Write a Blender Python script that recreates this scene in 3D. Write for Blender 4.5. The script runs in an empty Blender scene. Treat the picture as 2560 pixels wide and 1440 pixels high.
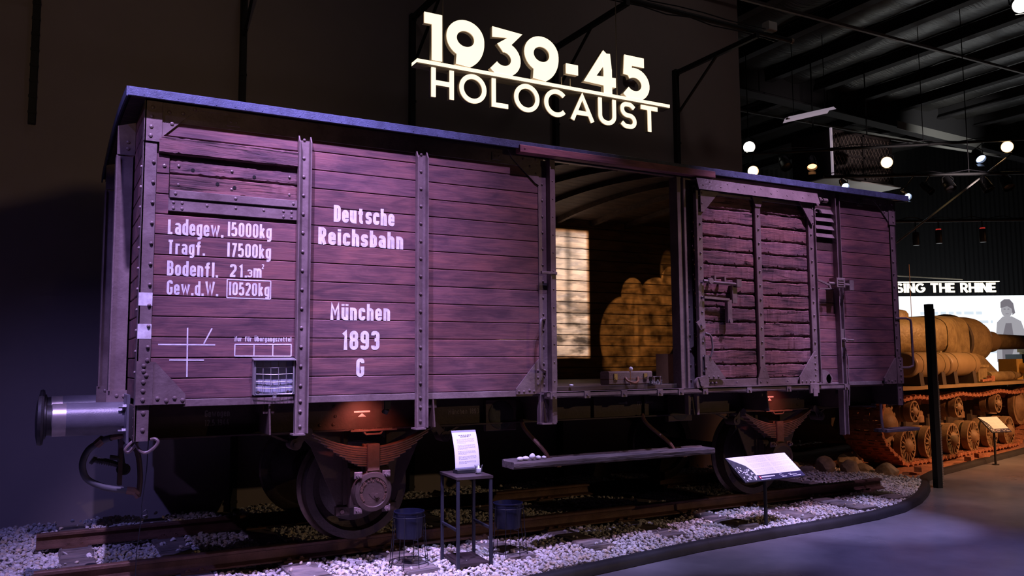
import bpy, bmesh, math, random
import numpy as np
from mathutils import Vector, Matrix
random.seed(7)
rng = np.random.default_rng(7)
sc = bpy.context.scene
col = sc.collection
PI = math.pi
R = math.radians

# ---------------------------------------------------------------- camera
# metres; x runs along the wagon, y away from the viewer, z up from the rail heads
YAW, PIT, ROL, FPX = 0.5077, 0.0896, -0.0071, 2076.33
_s, _c = math.sin(YAW), math.cos(YAW)
_Rv = Vector((_c, -_s, 0)); _F0 = Vector((_s, _c, 0)); _Z = Vector((0, 0, 1))
_F = _F0 * math.cos(PIT) + _Z * math.sin(PIT)
_U = _Z * math.cos(PIT) - _F0 * math.sin(PIT)
_R2 = _Rv * math.cos(ROL) + _U * math.sin(ROL)
_U2 = _U * math.cos(ROL) - _Rv * math.sin(ROL)
cam_d = bpy.data.cameras.new('camera')
cam_d.sensor_width = 36.0
cam_d.lens = 36.0 * FPX / 2560.0
cam_d.clip_start = 0.05; cam_d.clip_end = 200
cam = bpy.data.objects.new('camera', cam_d); col.objects.link(cam)
_m = Matrix((( _R2.x, _U2.x, -_F.x), (_R2.y, _U2.y, -_F.y), (_R2.z, _U2.z, -_F.z)))
cam.matrix_world = Matrix.Translation((-0.5218, -6.2177, 1.4595)) @ _m.to_4x4()
sc.camera = cam

# ---------------------------------------------------------------- world, exposure
wd = bpy.data.worlds.new('hall_dark'); sc.world = wd; wd.use_nodes = True
wd.node_tree.nodes['Background'].inputs[0].default_value = (0.30, 0.27, 0.42, 1)
wd.node_tree.nodes['Background'].inputs[1].default_value = 0.006
sc.view_settings.view_transform = 'Standard'
sc.view_settings.look = 'None'
sc.view_settings.exposure = 0.0
sc.view_settings.gamma = 1.0
sc.view_settings.use_curve_mapping = False

# ---------------------------------------------------------------- museum spotlights (lamps of the hall and added fills)
def spot(name, loc, aim, power, colr, ang, blend=0.5, rad=0.05):
    d = bpy.data.lights.new(name, 'SPOT'); d.energy = power; d.color = colr
    d.spot_size = R(ang); d.spot_blend = blend; d.shadow_soft_size = rad
    o = bpy.data.objects.new(name, d); col.objects.link(o)
    o.location = loc
    o.rotation_euler = (Vector(aim) - Vector(loc)).to_track_quat('-Z', 'Y').to_euler()
    return o
VIO = (0.42, 0.32, 1.0)
LAV = (0.50, 0.45, 1.0)
MAG = (0.58, 0.42, 1.0)
PNK = (0.72, 0.46, 0.95)
AMB = (1.0, 0.66, 0.36)
ORG = (1.0, 0.50, 0.17)
WARM_AT = (-1.5, -8.5, 2.4)
# side of the wagon, hung high in front of it
spot('spotlight_side', (-0.35, -2.25, 6.25), (0.75, 0, 2.15), 2200, MAG, 44, 0.9)
spot('spotlight_side', (1.3, -2.25, 6.25), (1.65, 0, 2.2), 1350, MAG, 40, 0.95)
spot('spotlight_side', (3.4, -2.3, 6.3), (2.8, 0, 1.9), 430, PNK, 40, 1.0)
spot('spotlight_side', (6.9, -2.3, 6.3), (5.95, 0, 2.3), 1300, PNK, 38, 1.0)
spot('spotlight_side', (8.0, -2.4, 6.3), (7.6, 0, 1.6), 480, PNK, 40, 1.0)
spot('spotlight_side', (-4.6, -2.4, 5.2), (0.0, 0.9, 2.1), 260, MAG, 30, 1.0)
# blue wash on the left end, buffers and gravel
spot('spotlight_blue', (-3.2, -2.2, 6.0), (-0.5, 1.2, 0.6), 480, (0.31, 0.27, 1.0), 50, 0.8)
# steep lavender lamps that reach the strip of gravel and the floor in front
spot('spotlight_gravel', (-1.1, -1.9, 6.4), (-1.1, -0.1, -0.15), 620, (0.36, 0.33, 1.0), 26, 0.7, 0.03)
for lx, pw, ax in ((1.55, 1250, 1.55), (3.1, 1050, 3.1), (4.7, 950, 4.7), (6.9, 1500, 6.9)):
    spot('spotlight_gravel', (lx, -1.9, 6.4), (ax, -0.22, -0.15), pw, LAV, 22, 0.7, 0.03)
spot('spotlight_floor', (6.2, -1.9, 6.4), (6.3, -1.8, -0.2), 1150, (0.33, 0.31, 1.0), 34, 1.0)
spot('spotlight_panel', (4.6, -2.6, 5.2), (5.72, -0.15, 0.42), 1150, LAV, 11, 0.5)
spot('spotlight_paper', (1.9, -2.3, 5.4), (2.5, 0.0, 0.74), 560, LAV, 10, 0.5)
# warm lamps far in front: one cut by an added board towards the left wall, one from the right that reaches in under the roof edge
spot('spotlight_warm', WARM_AT, (-1.2, 3.75, 3.6), 200, AMB, 44, 0.9, 0.006)
spot('spotlight_warm', (10.2, -9.4, 3.4), (4.3, 0.0, 0.7), 420, AMB, 33, 0.8, 0.05)
spot('wall_fill', (7.6, -1.2, 8.6), (7.4, 3.75, 5.2), 34, (1.0, 0.84, 0.80), 75, 1.0, 0.3)  # added fill to brighten the grey wall, here and on the next line
spot('wall_fill', (1.6, -1.2, 8.6), (1.5, 3.75, 5.6), 13, (1.0, 0.78, 0.82), 85, 1.0, 0.3)
# warm lamps over the tank
spot('spotlight_tank', (14.2, -4.8, 4.7), (13.0, 2.5, 0.45), 2500, (1.0, 0.40, 0.17), 48, 0.8)
spot('spotlight_tank', (17.0, -3.6, 4.9), (14.6, 2.9, 0.6), 1500, (1.0, 0.42, 0.17), 50, 0.8)
spot('spotlight_tank', (13.6, -1.0, 6.6), (13.4, 2.6, 1.7), 520, (1.0, 0.70, 0.30), 44, 0.8)
spot('spotlight_floor', (12.0, -2.0, 6.2), (11.6, 0.2, -0.2), 260, (1.0, 0.55, 0.36), 50, 1.0)
spot('spotlight_floor', (9.6, -4.2, 6.4), (10.3, -1.3, -0.2), 1000, (1.0, 0.70, 0.62), 44, 1.0)
spot('girder_fill', (17.6, 2.2, 5.2), (19.6, 6.8, 7.25), 700, (1.0, 0.98, 0.92), 34, 1.0)  # uplight added only to brighten the girder flange
spot('cage_fill', (13.6, 1.2, 4.4), (14.0, 5.1, 5.7), 260, (1.0, 0.80, 0.78), 36, 1.0)  # fill added only to bring out the cage mesh
spot('ceiling_glint_fill', (20.5, 1.2, 5.6), (18.0, 0.2, 8.0), 60, (1.0, 0.96, 0.9), 50, 1.0)  # added fill, kept for a small glint on the foil

# ---------------------------------------------------------------- helpers
def tag(o, label=None, cat=None, group=None, kind=None):
    if label: o['label'] = label
    if cat: o['category'] = cat
    if group: o['group'] = group
    if kind: o['kind'] = kind
    return o
def empty(name, loc, label, cat, group=None, rz=0.0):
    o = bpy.data.objects.new(name, None); col.objects.link(o)
    o.empty_display_size = 0.1
    o.location = loc; o.rotation_euler = (0, 0, rz)
    return tag(o, label, cat, group)
def frame(n):
    n = Vector(n).normalized()
    a = Vector((0, 0, 1)) if abs(n.z) < 0.9 else Vector((1, 0, 0))
    u = n.cross(a).normalized(); v = n.cross(u).normalized()
    return u, v, n
WOODS = {'painted_boards', 'weathered_boards', 'inner_boards', 'ceiling_boards', 'grey_bleached_wood', 'sleeper_wood'}
SPLIT = set('roof_hoop sill_plate spring_hanger stanchion_bracket roof_end_strip cover_bolt eave_clamp rivet bolt_hole axle_mark frame_handle cross_bearer white_patch door_wheel lifting_stud hose_coupling cradle rail_chair strap leak_block_backing'.split())
class MB:
    def __init__(s): s.v = []; s.f = []; s.c = []; s.cur = (1, 1, 1, 1)
    def add(s, vs, fs):
        o = len(s.v); s.v += [tuple(p) for p in vs]
        s.c += [s.cur] * len(vs)
        s.f += [tuple(i + o for i in f) for f in fs]
    def box(s, x0, x1, y0, y1, z0, z1):
        s.add([(x0,y0,z0),(x1,y0,z0),(x1,y1,z0),(x0,y1,z0),(x0,y0,z1),(x1,y0,z1),(x1,y1,z1),(x0,y1,z1)],
              [(0,3,2,1),(4,5,6,7),(0,1,5,4),(1,2,6,5),(2,3,7,6),(3,0,4,7)])
    def cbox(s, x0, x1, y0, y1, z0, z1, b=0.004):
        # box with chamfered long edges (along the longest axis)
        d = (x1-x0, y1-y0, z1-z0); k = d.index(max(d))
        if k == 0: P = [(y0+b,z0),(y1-b,z0),(y1,z0+b),(y1,z1-b),(y1-b,z1),(y0+b,z1),(y0,z1-b),(y0,z0+b)]; mk = lambda t, p: (t, p[0], p[1]); a, e = x0, x1
        elif k == 1: P = [(x0+b,z0),(x1-b,z0),(x1,z0+b),(x1,z1-b),(x1-b,z1),(x0+b,z1),(x0,z1-b),(x0,z0+b)]; mk = lambda t, p: (p[0], t, p[1]); a, e = y0, y1
        else: P = [(x0+b,y0),(x1-b,y0),(x1,y0+b),(x1,y1-b),(x1-b,y1),(x0+b,y1),(x0,y1-b),(x0,y0+b)]; mk = lambda t, p: (p[0], p[1], t); a, e = z0, z1
        vs = [mk(a, p) for p in P] + [mk(e, p) for p in P]
        fs = [tuple(range(8)), tuple(range(15, 7, -1))] + [(i, i+8, (i+1) % 8 + 8, (i+1) % 8) for i in range(8)]
        s.add(vs, fs)
    def hexa(s, p):   # 8 corners like box
        s.add(p, [(0,3,2,1),(4,5,6,7),(0,1,5,4),(1,2,6,5),(2,3,7,6),(3,0,4,7)])
    def bar(s, p0, p1, w, h, up=(0,0,1)):
        p0 = Vector(p0); p1 = Vector(p1); d = (p1-p0).normalized()
        u = d.cross(Vector(up))
        if u.length < 1e-4: u = d.cross(Vector((1,0,0)))
        u.normalize(); v = u.cross(d).normalized(); u = u*w/2; v = v*h/2
        s.hexa([p0-u-v, p1-u-v, p1+u-v, p0+u-v, p0-u+v, p1-u+v, p1+u+v, p0+u+v])
    def prism(s, pts, off):     # polygon of 3D points swept by off
        n = len(pts); off = Vector(off); a = [Vector(p) for p in pts]
        s.add(a + [p+off for p in a], [tuple(range(n)), tuple(range(2*n-1, n-1, -1))] + [(i, i+n, (i+1) % n + n, (i+1) % n) for i in range(n)])
    def xz(s, pts, y0, y1): s.prism([(x, y0, z) for x, z in pts], (0, y1-y0, 0))
    def tube(s, pts, r, n=8, cap=True):
        pts = [Vector(p) for p in pts]; m = len(pts); base = len(s.v); vs = []; fs = []
        rr = r if isinstance(r, (list, tuple)) else [r]*m
        pu = None
        for i, p in enumerate(pts):
            t = (pts[min(i+1, m-1)] - pts[max(i-1, 0)]).normalized()
            if pu is None: u = frame(t)[0]
            else: u = (pu - t*pu.dot(t)).normalized()
            v = t.cross(u); pu = u
            vs += [p + (u*math.cos(2*PI*k/n) + v*math.sin(2*PI*k/n))*rr[i] for k in range(n)]
        for i in range(m-1):
            fs += [(i*n+k, i*n+(k+1) % n, (i+1)*n+(k+1) % n, (i+1)*n+k) for k in range(n)]
        if cap: fs += [tuple(range(n-1, -1, -1)), tuple((m-1)*n+k for k in range(n))]
        s.add(vs, fs)
    def cyl(s, p0, p1, r, n=16, r1=None): s.tube([p0, p1], [r, r if r1 is None else r1], n)
    def lathe(s, prof, c, ax, n=32, cap=True):   # prof: (radius, distance along axis)
        u, v, w = frame(ax); c = Vector(c); vs = []; fs = []; m = len(prof)
        for (r, t) in prof: vs += [c + w*t + (u*math.cos(2*PI*k/n) + v*math.sin(2*PI*k/n))*r for k in range(n)]
        for i in range(m-1): fs += [(i*n+k, i*n+(k+1) % n, (i+1)*n+(k+1) % n, (i+1)*n+k) for k in range(n)]
        if cap: fs += [tuple(range(n-1, -1, -1)), tuple((m-1)*n+k for k in range(n))]
        s.add(vs, fs)
    def dome(s, c, nrm, r, n=8, h=0.62):
        s.lathe([(r, -0.002), (r, 0), (r*.8, r*h*.62), (r*.4, r*h*.93), (r*.05, r*h)], c, nrm, n)
    def hexbolt(s, c, nrm, r, h=None): s.lathe([(r, -0.002), (r, h or r*.9)], c, nrm, 6)
    def ball(s, c, r, n=10, m=6, sx=1, sy=1, sz=1):
        vs = []; fs = []; c = Vector(c)
        for i in range(1, m):
            a = PI*i/m
            vs += [c + Vector((math.sin(a)*math.cos(2*PI*k/n)*r*sx, math.sin(a)*math.sin(2*PI*k/n)*r*sy, math.cos(a)*r*sz)) for k in range(n)]
        for i in range(m-2): fs += [(i*n+k, (i+1)*n+k, (i+1)*n+(k+1) % n, i*n+(k+1) % n) for k in range(n)]
        vs += [c + Vector((0, 0, r*sz)), c - Vector((0, 0, r*sz))]; t = len(vs)-2
        fs += [(t, k, (k+1) % n) for k in range(n)] + [(t+1, (m-2)*n+(k+1) % n, (m-2)*n+k) for k in range(n)]
        s.add(vs, fs)
    def xform(s, M):
        s.v = [tuple(M @ Vector(p)) for p in s.v]; return s
    def pieces(s):
        # loose pieces, those that touch kept together
        par = list(range(len(s.v)))
        def find(a):
            while par[a] != a: par[a] = par[par[a]]; a = par[a]
            return a
        for f in s.f:
            r = find(f[0])
            for i in f[1:]: par[find(i)] = r
        isl = {}
        for i in range(len(s.v)): isl.setdefault(find(i), []).append(i)
        B = []
        for ids in isl.values():
            P = np.array([s.v[i] for i in ids]); B.append([P.min(0)-.002, P.max(0)+.002, set(ids)])
        go = True
        while go:
            go = False
            for i in range(len(B)):
                for j in range(len(B)-1, i, -1):
                    if (B[i][0] <= B[j][1]).all() and (B[j][0] <= B[i][1]).all():
                        B[i] = [np.minimum(B[i][0], B[j][0]), np.maximum(B[i][1], B[j][1]), B[i][2] | B[j][2]]; B.pop(j); go = True
        out = []
        for b in B:
            ids = sorted(b[2]); mp = {k: n for n, k in enumerate(ids)}; m = MB()
            m.v = [s.v[k] for k in ids]; m.c = [s.c[k] for k in ids]; m.f = [tuple(mp[k] for k in f) for f in s.f if f[0] in b[2]]
            out.append(m)
        return sorted(out, key=lambda m: -len(m.v))
    def build(s, name, m, parent=None, smooth=35, world=False, label=None, fixn=True, split=None):
        if split is None and name in SPLIT:
            return [p.build(name, m, parent, smooth, world, label, fixn, False) for p in s.pieces()][0]
        me = bpy.data.meshes.new(name); me.from_pydata(s.v, [], s.f)
        if any(c != (1, 1, 1, 1) for c in s.c) or m.name in WOODS:
            a = me.color_attributes.new('pc', 'FLOAT_COLOR', 'POINT')
            a.data.foreach_set('color', np.array(s.c, dtype=np.float32).ravel())
        if fixn:
            bm = bmesh.new(); bm.from_mesh(me); bmesh.ops.recalc_face_normals(bm, faces=bm.faces); bm.to_mesh(me); bm.free()
        me.materials.append(m)
        if smooth:
            me.shade_smooth(); me.set_sharp_from_angle(angle=R(smooth))
        o = bpy.data.objects.new(name, me); col.objects.link(o)
        if parent is not None:
            o.parent = parent
            if parent.type == 'EMPTY' and world: o.location = -parent.location
        if label: o['label'] = label
        return o
def arc(cx, cy, r, a0, a1, n=12, ry=None):
    ry = r if ry is None else ry
    return [(cx + r*math.cos(R(a0+(a1-a0)*i/n)), cy + ry*math.sin(R(a0+(a1-a0)*i/n))) for i in range(n+1)]

# ---------------------------------------------------------------- materials
def mat(name, base, rough=0.6, metal=0.0, var=0.0, scale=6.0, bump=0.0, bscale=60.0, stretch=(1,1,1), dark=None, attr=False, emit=None, estr=0.0, trans=0.0, spec=0.5, rvar=0.0):
    m = bpy.data.materials.new(name); m.use_nodes = True
    nt = m.node_tree; N = nt.nodes; L = nt.links; b = N['Principled BSDF']
    b.inputs['Roughness'].default_value = rough; b.inputs['Metallic'].default_value = metal
    b.inputs['Specular IOR Level'].default_value = spec
    b.inputs['Base Color'].default_value = (*base, 1)
    if trans: b.inputs['Transmission Weight'].default_value = trans
    if emit: b.inputs['Emission Color'].default_value = (*emit, 1); b.inputs['Emission Strength'].default_value = estr
    src = None
    if var or bump or rvar:
        tc = N.new('ShaderNodeTexCoord'); mp = N.new('ShaderNodeMapping'); mp.inputs['Scale'].default_value = stretch
        L.new(tc.outputs['Object'], mp.inputs[0])
    if var:
        n1 = N.new('ShaderNodeTexNoise'); n1.inputs['Scale'].default_value = scale; n1.inputs['Detail'].default_value = 6; n1.inputs['Roughness'].default_value = .65
        L.new(mp.outputs[0], n1.inputs['Vector'])
        rp = N.new('ShaderNodeValToRGB'); e = rp.color_ramp.elements
        d = dark or tuple(c*(1-var) for c in base)
        e[0].position = .32; e[0].color = (*d, 1); e[1].position = .68; e[1].color = (*[min(1, c*(1+var*.6)) for c in base], 1)
        L.new(n1.outputs['Fac'], rp.inputs[0]); src = rp.outputs[0]
    if attr:
        at = N.new('ShaderNodeAttribute'); at.attribute_name = 'pc'
        if src:
            mx = N.new('ShaderNodeMix'); mx.data_type = 'RGBA'; mx.blend_type = 'MULTIPLY'; mx.inputs['Factor'].default_value = 1
            L.new(src, mx.inputs['A']); L.new(at.outputs['Color'], mx.inputs['B']); src = mx.outputs['Result']
        else: src = at.outputs['Color']
    if src: L.new(src, b.inputs['Base Color'])
    if rvar:
        n3 = N.new('ShaderNodeTexNoise'); n3.inputs['Scale'].default_value = scale*.7; n3.inputs['Detail'].default_value = 5
        L.new(mp.outputs[0], n3.inputs['Vector'])
        mr = N.new('ShaderNodeMapRange'); mr.inputs['To Min'].default_value = max(.02, rough-rvar); mr.inputs['To Max'].default_value = min(1, rough+rvar)
        mr.inputs['From Min'].default_value = .3; mr.inputs['From Max'].default_value = .7
        L.new(n3.outputs['Fac'], mr.inputs['Value']); L.new(mr.outputs[0], b.inputs['Roughness'])
    if bump:
        n2 = N.new('ShaderNodeTexNoise'); n2.inputs['Scale'].default_value = bscale; n2.inputs['Detail'].default_value = 5
        L.new(mp.outputs[0], n2.inputs['Vector'])
        bp = N.new('ShaderNodeBump'); bp.inputs['Strength'].default_value = bump; bp.inputs['Distance'].default_value = 0.01
        L.new(n2.outputs['Fac'], bp.inputs['Height']); L.new(bp.outputs[0], b.inputs['Normal'])
    return m
def wood_mat(name, c0, c1, c2, crack=0.0, bump=.35, rough=.62):
    # painted boards: long grain along x, per-board tint from the attribute
    m = bpy.data.materials.new(name); m.use_nodes = True
    nt = m.node_tree; N = nt.nodes; L = nt.links; b = N['Principled BSDF']; b.inputs['Roughness'].default_value = rough
    b.inputs['Specular IOR Level'].default_value = .35
    at = N.new('ShaderNodeAttribute'); at.attribute_name = 'pc'
    tc = N.new('ShaderNodeTexCoord')
    # offset the pattern per board by the attribute alpha
    ad = N.new('ShaderNodeVectorMath'); ad.operation = 'MULTIPLY_ADD'
    cb = N.new('ShaderNodeCombineXYZ'); L.new(at.outputs['Alpha'], cb.inputs[0]); L.new(at.outputs['Alpha'], cb.inputs[1]); L.new(at.outputs['Alpha'], cb.inputs[2])
    ad.inputs[1].default_value = (7.3, 3.1, 5.7); L.new(cb.outputs[0], ad.inputs[0]); L.new(tc.outputs['Object'], ad.inputs[2])
    def noise(st, sc_, det=6, dist=0.0):
        mp = N.new('ShaderNodeMapping'); mp.inputs['Scale'].default_value = st; L.new(ad.outputs[0], mp.inputs[0])
        n = N.new('ShaderNodeTexNoise'); n.inputs['Scale'].default_value = sc_; n.inputs['Detail'].default_value = det; n.inputs['Roughness'].default_value = .6; n.inputs['Distortion'].default_value = dist
        L.new(mp.outputs[0], n.inputs['Vector']); return n
    g = noise((1.6, 30, 34), 1.6, 7, .6); bl = noise((1, 2, 2.4), 2.2, 5); fine = noise((6, 60, 90), 1.5, 4)
    rp = N.new('ShaderNodeValToRGB'); e = rp.color_ramp.elements
    e[0].position = .30; e[0].color = (*c0, 1); e[1].position = .72; e[1].color = (*c2, 1)
    k = e.new(.5); k.color = (*c1, 1)
    ma = N.new('ShaderNodeMath'); ma.operation = 'MULTIPLY_ADD'; ma.inputs[1].default_value = .45; L.new(g.outputs['Fac'], ma.inputs[0])
    mb_ = N.new('ShaderNodeMath'); mb_.operation = 'MULTIPLY'; mb_.inputs[1].default_value = .55; L.new(bl.outputs['Fac'], mb_.inputs[0]); L.new(mb_.outputs[0], ma.inputs[2])
    L.new(ma.outputs[0], rp.inputs[0])
    mx = N.new('ShaderNodeMix'); mx.data_type = 'RGBA'; mx.blend_type = 'MULTIPLY'; mx.inputs['Factor'].default_value = 1
    L.new(rp.outputs[0], mx.inputs['A']); L.new(at.outputs['Color'], mx.inputs['B'])
    st = noise((1.1, 2.5, 5.0), 2.6, 6, .8); sr = N.new('ShaderNodeValToRGB'); se = sr.color_ramp.elements
    se[0].position = .36; se[0].color = (.50, .54, .66, 1); se[1].position = .56; se[1].color = (1, 1, 1, 1); k2 = se.new(.80); k2.color = (1.28, 1.12, 1.05, 1)
    L.new(st.outputs['Fac'], sr.inputs[0])
    ms = N.new('ShaderNodeMix'); ms.data_type = 'RGBA'; ms.blend_type = 'MULTIPLY'; ms.inputs['Factor'].default_value = .85
    L.new(mx.outputs['Result'], ms.inputs['A']); L.new(sr.outputs[0], ms.inputs['B'])
    out = ms.outputs['Result']
    bp = N.new('ShaderNodeBump'); bp.inputs['Strength'].default_value = bump; bp.inputs['Distance'].default_value = .006
    hh = g.outputs['Fac']
    if crack:
        w = noise((.9, 9, 15), 1.5, 9, 1.4)
        cr = N.new('ShaderNodeValToRGB'); ce = cr.color_ramp.elements
        ce[0].position = .40-crack*.05; ce[0].color = (.12, .10, .10, 1); ce[1].position = .46; ce[1].color = (1, 1, 1, 1)
        L.new(w.outputs['Fac'], cr.inputs[0])
        m2 = N.new('ShaderNodeMix'); m2.data_type = 'RGBA'; m2.blend_type = 'MULTIPLY'; m2.inputs['Factor'].default_value = min(1, crack)
        L.new(out, m2.inputs['A']); L.new(cr.outputs[0], m2.inputs['B']); out = m2.outputs['Result']
        mh = N.new('ShaderNodeMath'); mh.operation = 'MULTIPLY'; L.new(g.outputs['Fac'], mh.inputs[0]); L.new(cr.outputs[0], mh.inputs[1])
        hh = mh.outputs[0]
    h2 = N.new('ShaderNodeMath'); h2.operation = 'MULTIPLY_ADD'; h2.inputs[1].default_value = .35; L.new(fine.outputs['Fac'], h2.inputs[0]); L.new(hh, h2.inputs[2])
    L.new(h2.outputs[0], bp.inputs['Height']); L.new(bp.outputs[0], b.inputs['Normal'])
    L.new(out, b.inputs['Base Color'])
    return m
M = {}
M['wood'] = wood_mat('painted_boards', (.105, .052, .066), (.20, .088, .098), (.30, .122, .118))
M['oldwood'] = wood_mat('weathered_boards', (.085, .052, .056), (.23, .105, .112), (.33, .15, .15), crack=1.0, bump=.95, rough=.75)
M['inwood'] = wood_mat('inner_boards', (.16, .12, .09), (.28, .21, .16), (.40, .31, .24))
M['roofwood'] = wood_mat('ceiling_boards', (.06, .045, .04), (.11, .08, .065), (.15, .11, .09))
M['greywood'] = wood_mat('grey_bleached_wood', (.11, .09, .09), (.22, .18, .175), (.33, .28, .27), crack=.9, bump=.9, rough=.85)
M['tie'] = wood_mat('sleeper_wood', (.12, .095, .08), (.27, .22, .20), (.40, .33, .31), crack=.8, bump=.8, rough=.85)
M['steel'] = mat('brown_painted_steel', (.215, .155, .155), .45, 0, .26, 5, .25, 40, dark=(.135, .09, .095), rvar=.12)
M['bolt'] = mat('bolt_steel', (.24, .18, .17), .38, .3, .2, 20)
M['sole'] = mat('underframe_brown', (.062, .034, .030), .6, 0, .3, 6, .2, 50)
M['black'] = mat('blackened_steel', (.028, .024, .026), .5, .2, .3, 8, .2, 40)
M['roofm'] = mat('zinc_roof_edge', (.085, .105, .20), .55, .1, .35, 14, .3, 90, dark=(.05, .062, .125))
M['roofc'] = mat('roof_felt', (.05, .05, .055), .9, 0, .2, 4)
M['wheel'] = mat('wheel_steel', (.06, .04, .04), .45, .35, .35, 7, .25, 40)
M['tread'] = mat('wheel_tread_steel', (.15, .105, .085), .36, .65, .3, 20, .12, 60, (1, 1, 1))
M['buffer'] = mat('grey_buffer_paint', (.15, .14, .17), .38, .15, .2, 6, .12, 120)
M['bright'] = mat('bare_buffer_steel', (.42, .36, .36), .34, .6, .2, 14)
M['rubber'] = mat('rubber_hose', (.10, .095, .11), .55, 0, .2, 8)
M['white'] = mat('white_lettering', (.90, .88, .90), .6, 0, .15, 16, dark=(.62, .56, .60))
M['dimwhite'] = mat('worn_lettering', (.24, .19, .17), .7, 0, .35, 22)
M['spring'] = mat('leaf_spring_steel', (.22, .115, .09), .5, .2, .3, 9, .3, 60)
M['rail'] = mat('rusty_rail', (.15, .075, .052), .6, .25, .4, 7, .35, 70, rvar=.12)
M['railtop'] = M['rail']
M['stone'] = mat('crushed_stone', (.84, .82, .80), .85, 0, .16, 30, attr=True)
M['bed'] = mat('gravel_bed', (.22, .19, .16), .95, 0, .4, 30, .8, 60)
M['rock'] = mat('field_rock', (.34, .28, .22), .85, 0, .45, 6, .8, 14)
M['curb'] = mat('black_edging', (.030, .028, .032), .55, 0, .3, 5, .2, 40)
M['sign'] = mat('lit_white_letters', (.8, .78, .72), .5, emit=(1.0, .83, .60), estr=1.45)
M['signback'] = mat('sign_bar_brown', (.33, .26, .20), .6)
M['wallm'] = mat('grey_hall_wall', (.36, .30, .29), .9, 0, .06, 1.2)
M['blackwall'] = mat('black_hall_wall', (.010, .0095, .011), .85)
M['truss'] = mat('black_rig_steel', (.012, .012, .015), .6)
M['stand'] = mat('dark_powder_coat', (.035, .036, .052), .42, .2)
M['standtop'] = mat('dark_stained_board', (.045, .028, .03), .6, 0, .3, 10)
M['pot'] = mat('blue_metal_pot', (.014, .016, .042), .35, .35)
M['wire'] = mat('black_wire', (.012, .012, .018), .5, .2)
M['paper'] = mat('white_paper', (.86, .86, .88), .7)
M['ink'] = mat('grey_print', (.52, .52, .58), .8)
M['darkink'] = mat('black_print', (.16, .16, .2), .8)
M['navy'] = mat('navy_print', (.025, .02, .06), .5)
M['redink'] = mat('red_print', (.55, .02, .04), .5)
M['case'] = mat('canvas_suitcase', (.24, .175, .135), .85, 0, .25, 60, .4, 260)
M['leather'] = mat('leather_handle', (.26, .115, .05), .5, 0, .3, 20)
M['brass'] = mat('tarnished_brass', (.33, .25, .14), .35, .8)
M['crate'] = mat('brown_card_case', (.42, .22, .11), .75, 0, .2, 8)
M['knot'] = mat('dark_knot', (.004, .003, .003), .9)
M['frost'] = mat('clouded_acrylic_edge', (.50, .40, .34), .35, trans=.35)
M['glass'] = mat('clear_glass', (1, 1, 1), .02, 0, trans=1.0)
M['wax'] = mat('white_wax', (.85, .85, .88), .5)
M['led'] = mat('candle_glow', (.9, .9, 1), .4, emit=(.75, .72, 1), estr=2.5)
M['pebble'] = mat('white_pebble', (.85, .84, .84), .7)
M['tank'] = mat('tank_paint', (.25, .185, .085), .46, 0, .3, 5, 1.0, 20, dark=(.15, .105, .05), rvar=.12)
M['tanksm'] = mat('tank_sheet_paint', (.29, .20, .10), .42, 0, .12, 4, rvar=.08)
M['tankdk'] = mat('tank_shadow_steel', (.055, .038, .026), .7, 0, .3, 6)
M['rust'] = mat('rusty_track', (.36, .135, .07), .8, 0, .45, 12, .8, 40)
M['twheel'] = mat('tank_wheel', (.24, .145, .075), .6, 0, .3, 10, .3, 40)
M['dirt'] = mat('red_earth', (.38, .155, .085), .95, 0, .35, 9, .9, 30)
M['blue'] = mat('blue_grey_paint', (.14, .20, .26), .6, 0, .2, 4)
M['yellow'] = mat('ochre_paint', (.62, .42, .10), .6, 0, .2, 4)
M['mural'] = mat('glowing_mural', (.8, .85, .9), .6, emit=(.90, .95, 1.0), estr=1.12)  # mural colours glow in place of front light falling on them
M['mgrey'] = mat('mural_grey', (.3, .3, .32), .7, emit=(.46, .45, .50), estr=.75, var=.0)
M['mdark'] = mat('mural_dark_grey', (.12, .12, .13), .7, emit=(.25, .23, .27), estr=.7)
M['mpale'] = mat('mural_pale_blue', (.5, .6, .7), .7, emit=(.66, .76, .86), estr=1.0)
M['foil'] = mat('foil_insulation', (.10, .098, .095), .33, .5, .3, 2, .9, 5, (.4, 6, 1))
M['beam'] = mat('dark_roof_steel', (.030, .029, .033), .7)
M['beamlit'] = mat('grey_and_lit_roof_steel', (.30, .30, .29), .6, .3)
M['fixture'] = mat('white_enamel', (.62, .58, .62), .5)
M['lampcan'] = mat('black_lamp_can', (.015, .015, .018), .45, .2)
M['lenswarm'] = mat('warm_lens', (1, .8, .6), .3, emit=(1.0, .62, .30), estr=9)
M['lenswhite'] = mat('white_lens', (1, 1, 1), .3, emit=(1.0, .95, .84), estr=12)
M['lensblue'] = mat('blue_lens', (.7, .8, 1), .3, emit=(.50, .66, 1.0), estr=6)
M['lensred'] = mat('orange_red_lens', (1, .6, .4), .3, emit=(1.0, .42, .16), estr=4)
M['redled'] = mat('red_pilot_light', (1, .1, .1), .3, emit=(1.0, .06, .05), estr=.35)
M['mesh'] = mat('cage_wire', (.42, .34, .30), .5, .5)
M['cagebody'] = mat('dark_cage_box', (.03, .022, .022), .8)
M['galv'] = mat('galvanised_sheet', (.55, .53, .50), .45, .3)
M['stageglow'] = mat('enamel_with_stage_glow', (.62, .58, .62), .5, emit=(.62, .50, .62), estr=.42)  # glow stands in for stage light on the unlit fitting and white tube
M['visor'] = mat('holder_backing', (.36, .36, .46), .5, 0, .1, 6)
M['holder'] = mat('grey_wire_frame', (.34, .31, .32), .4, .4)
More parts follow.
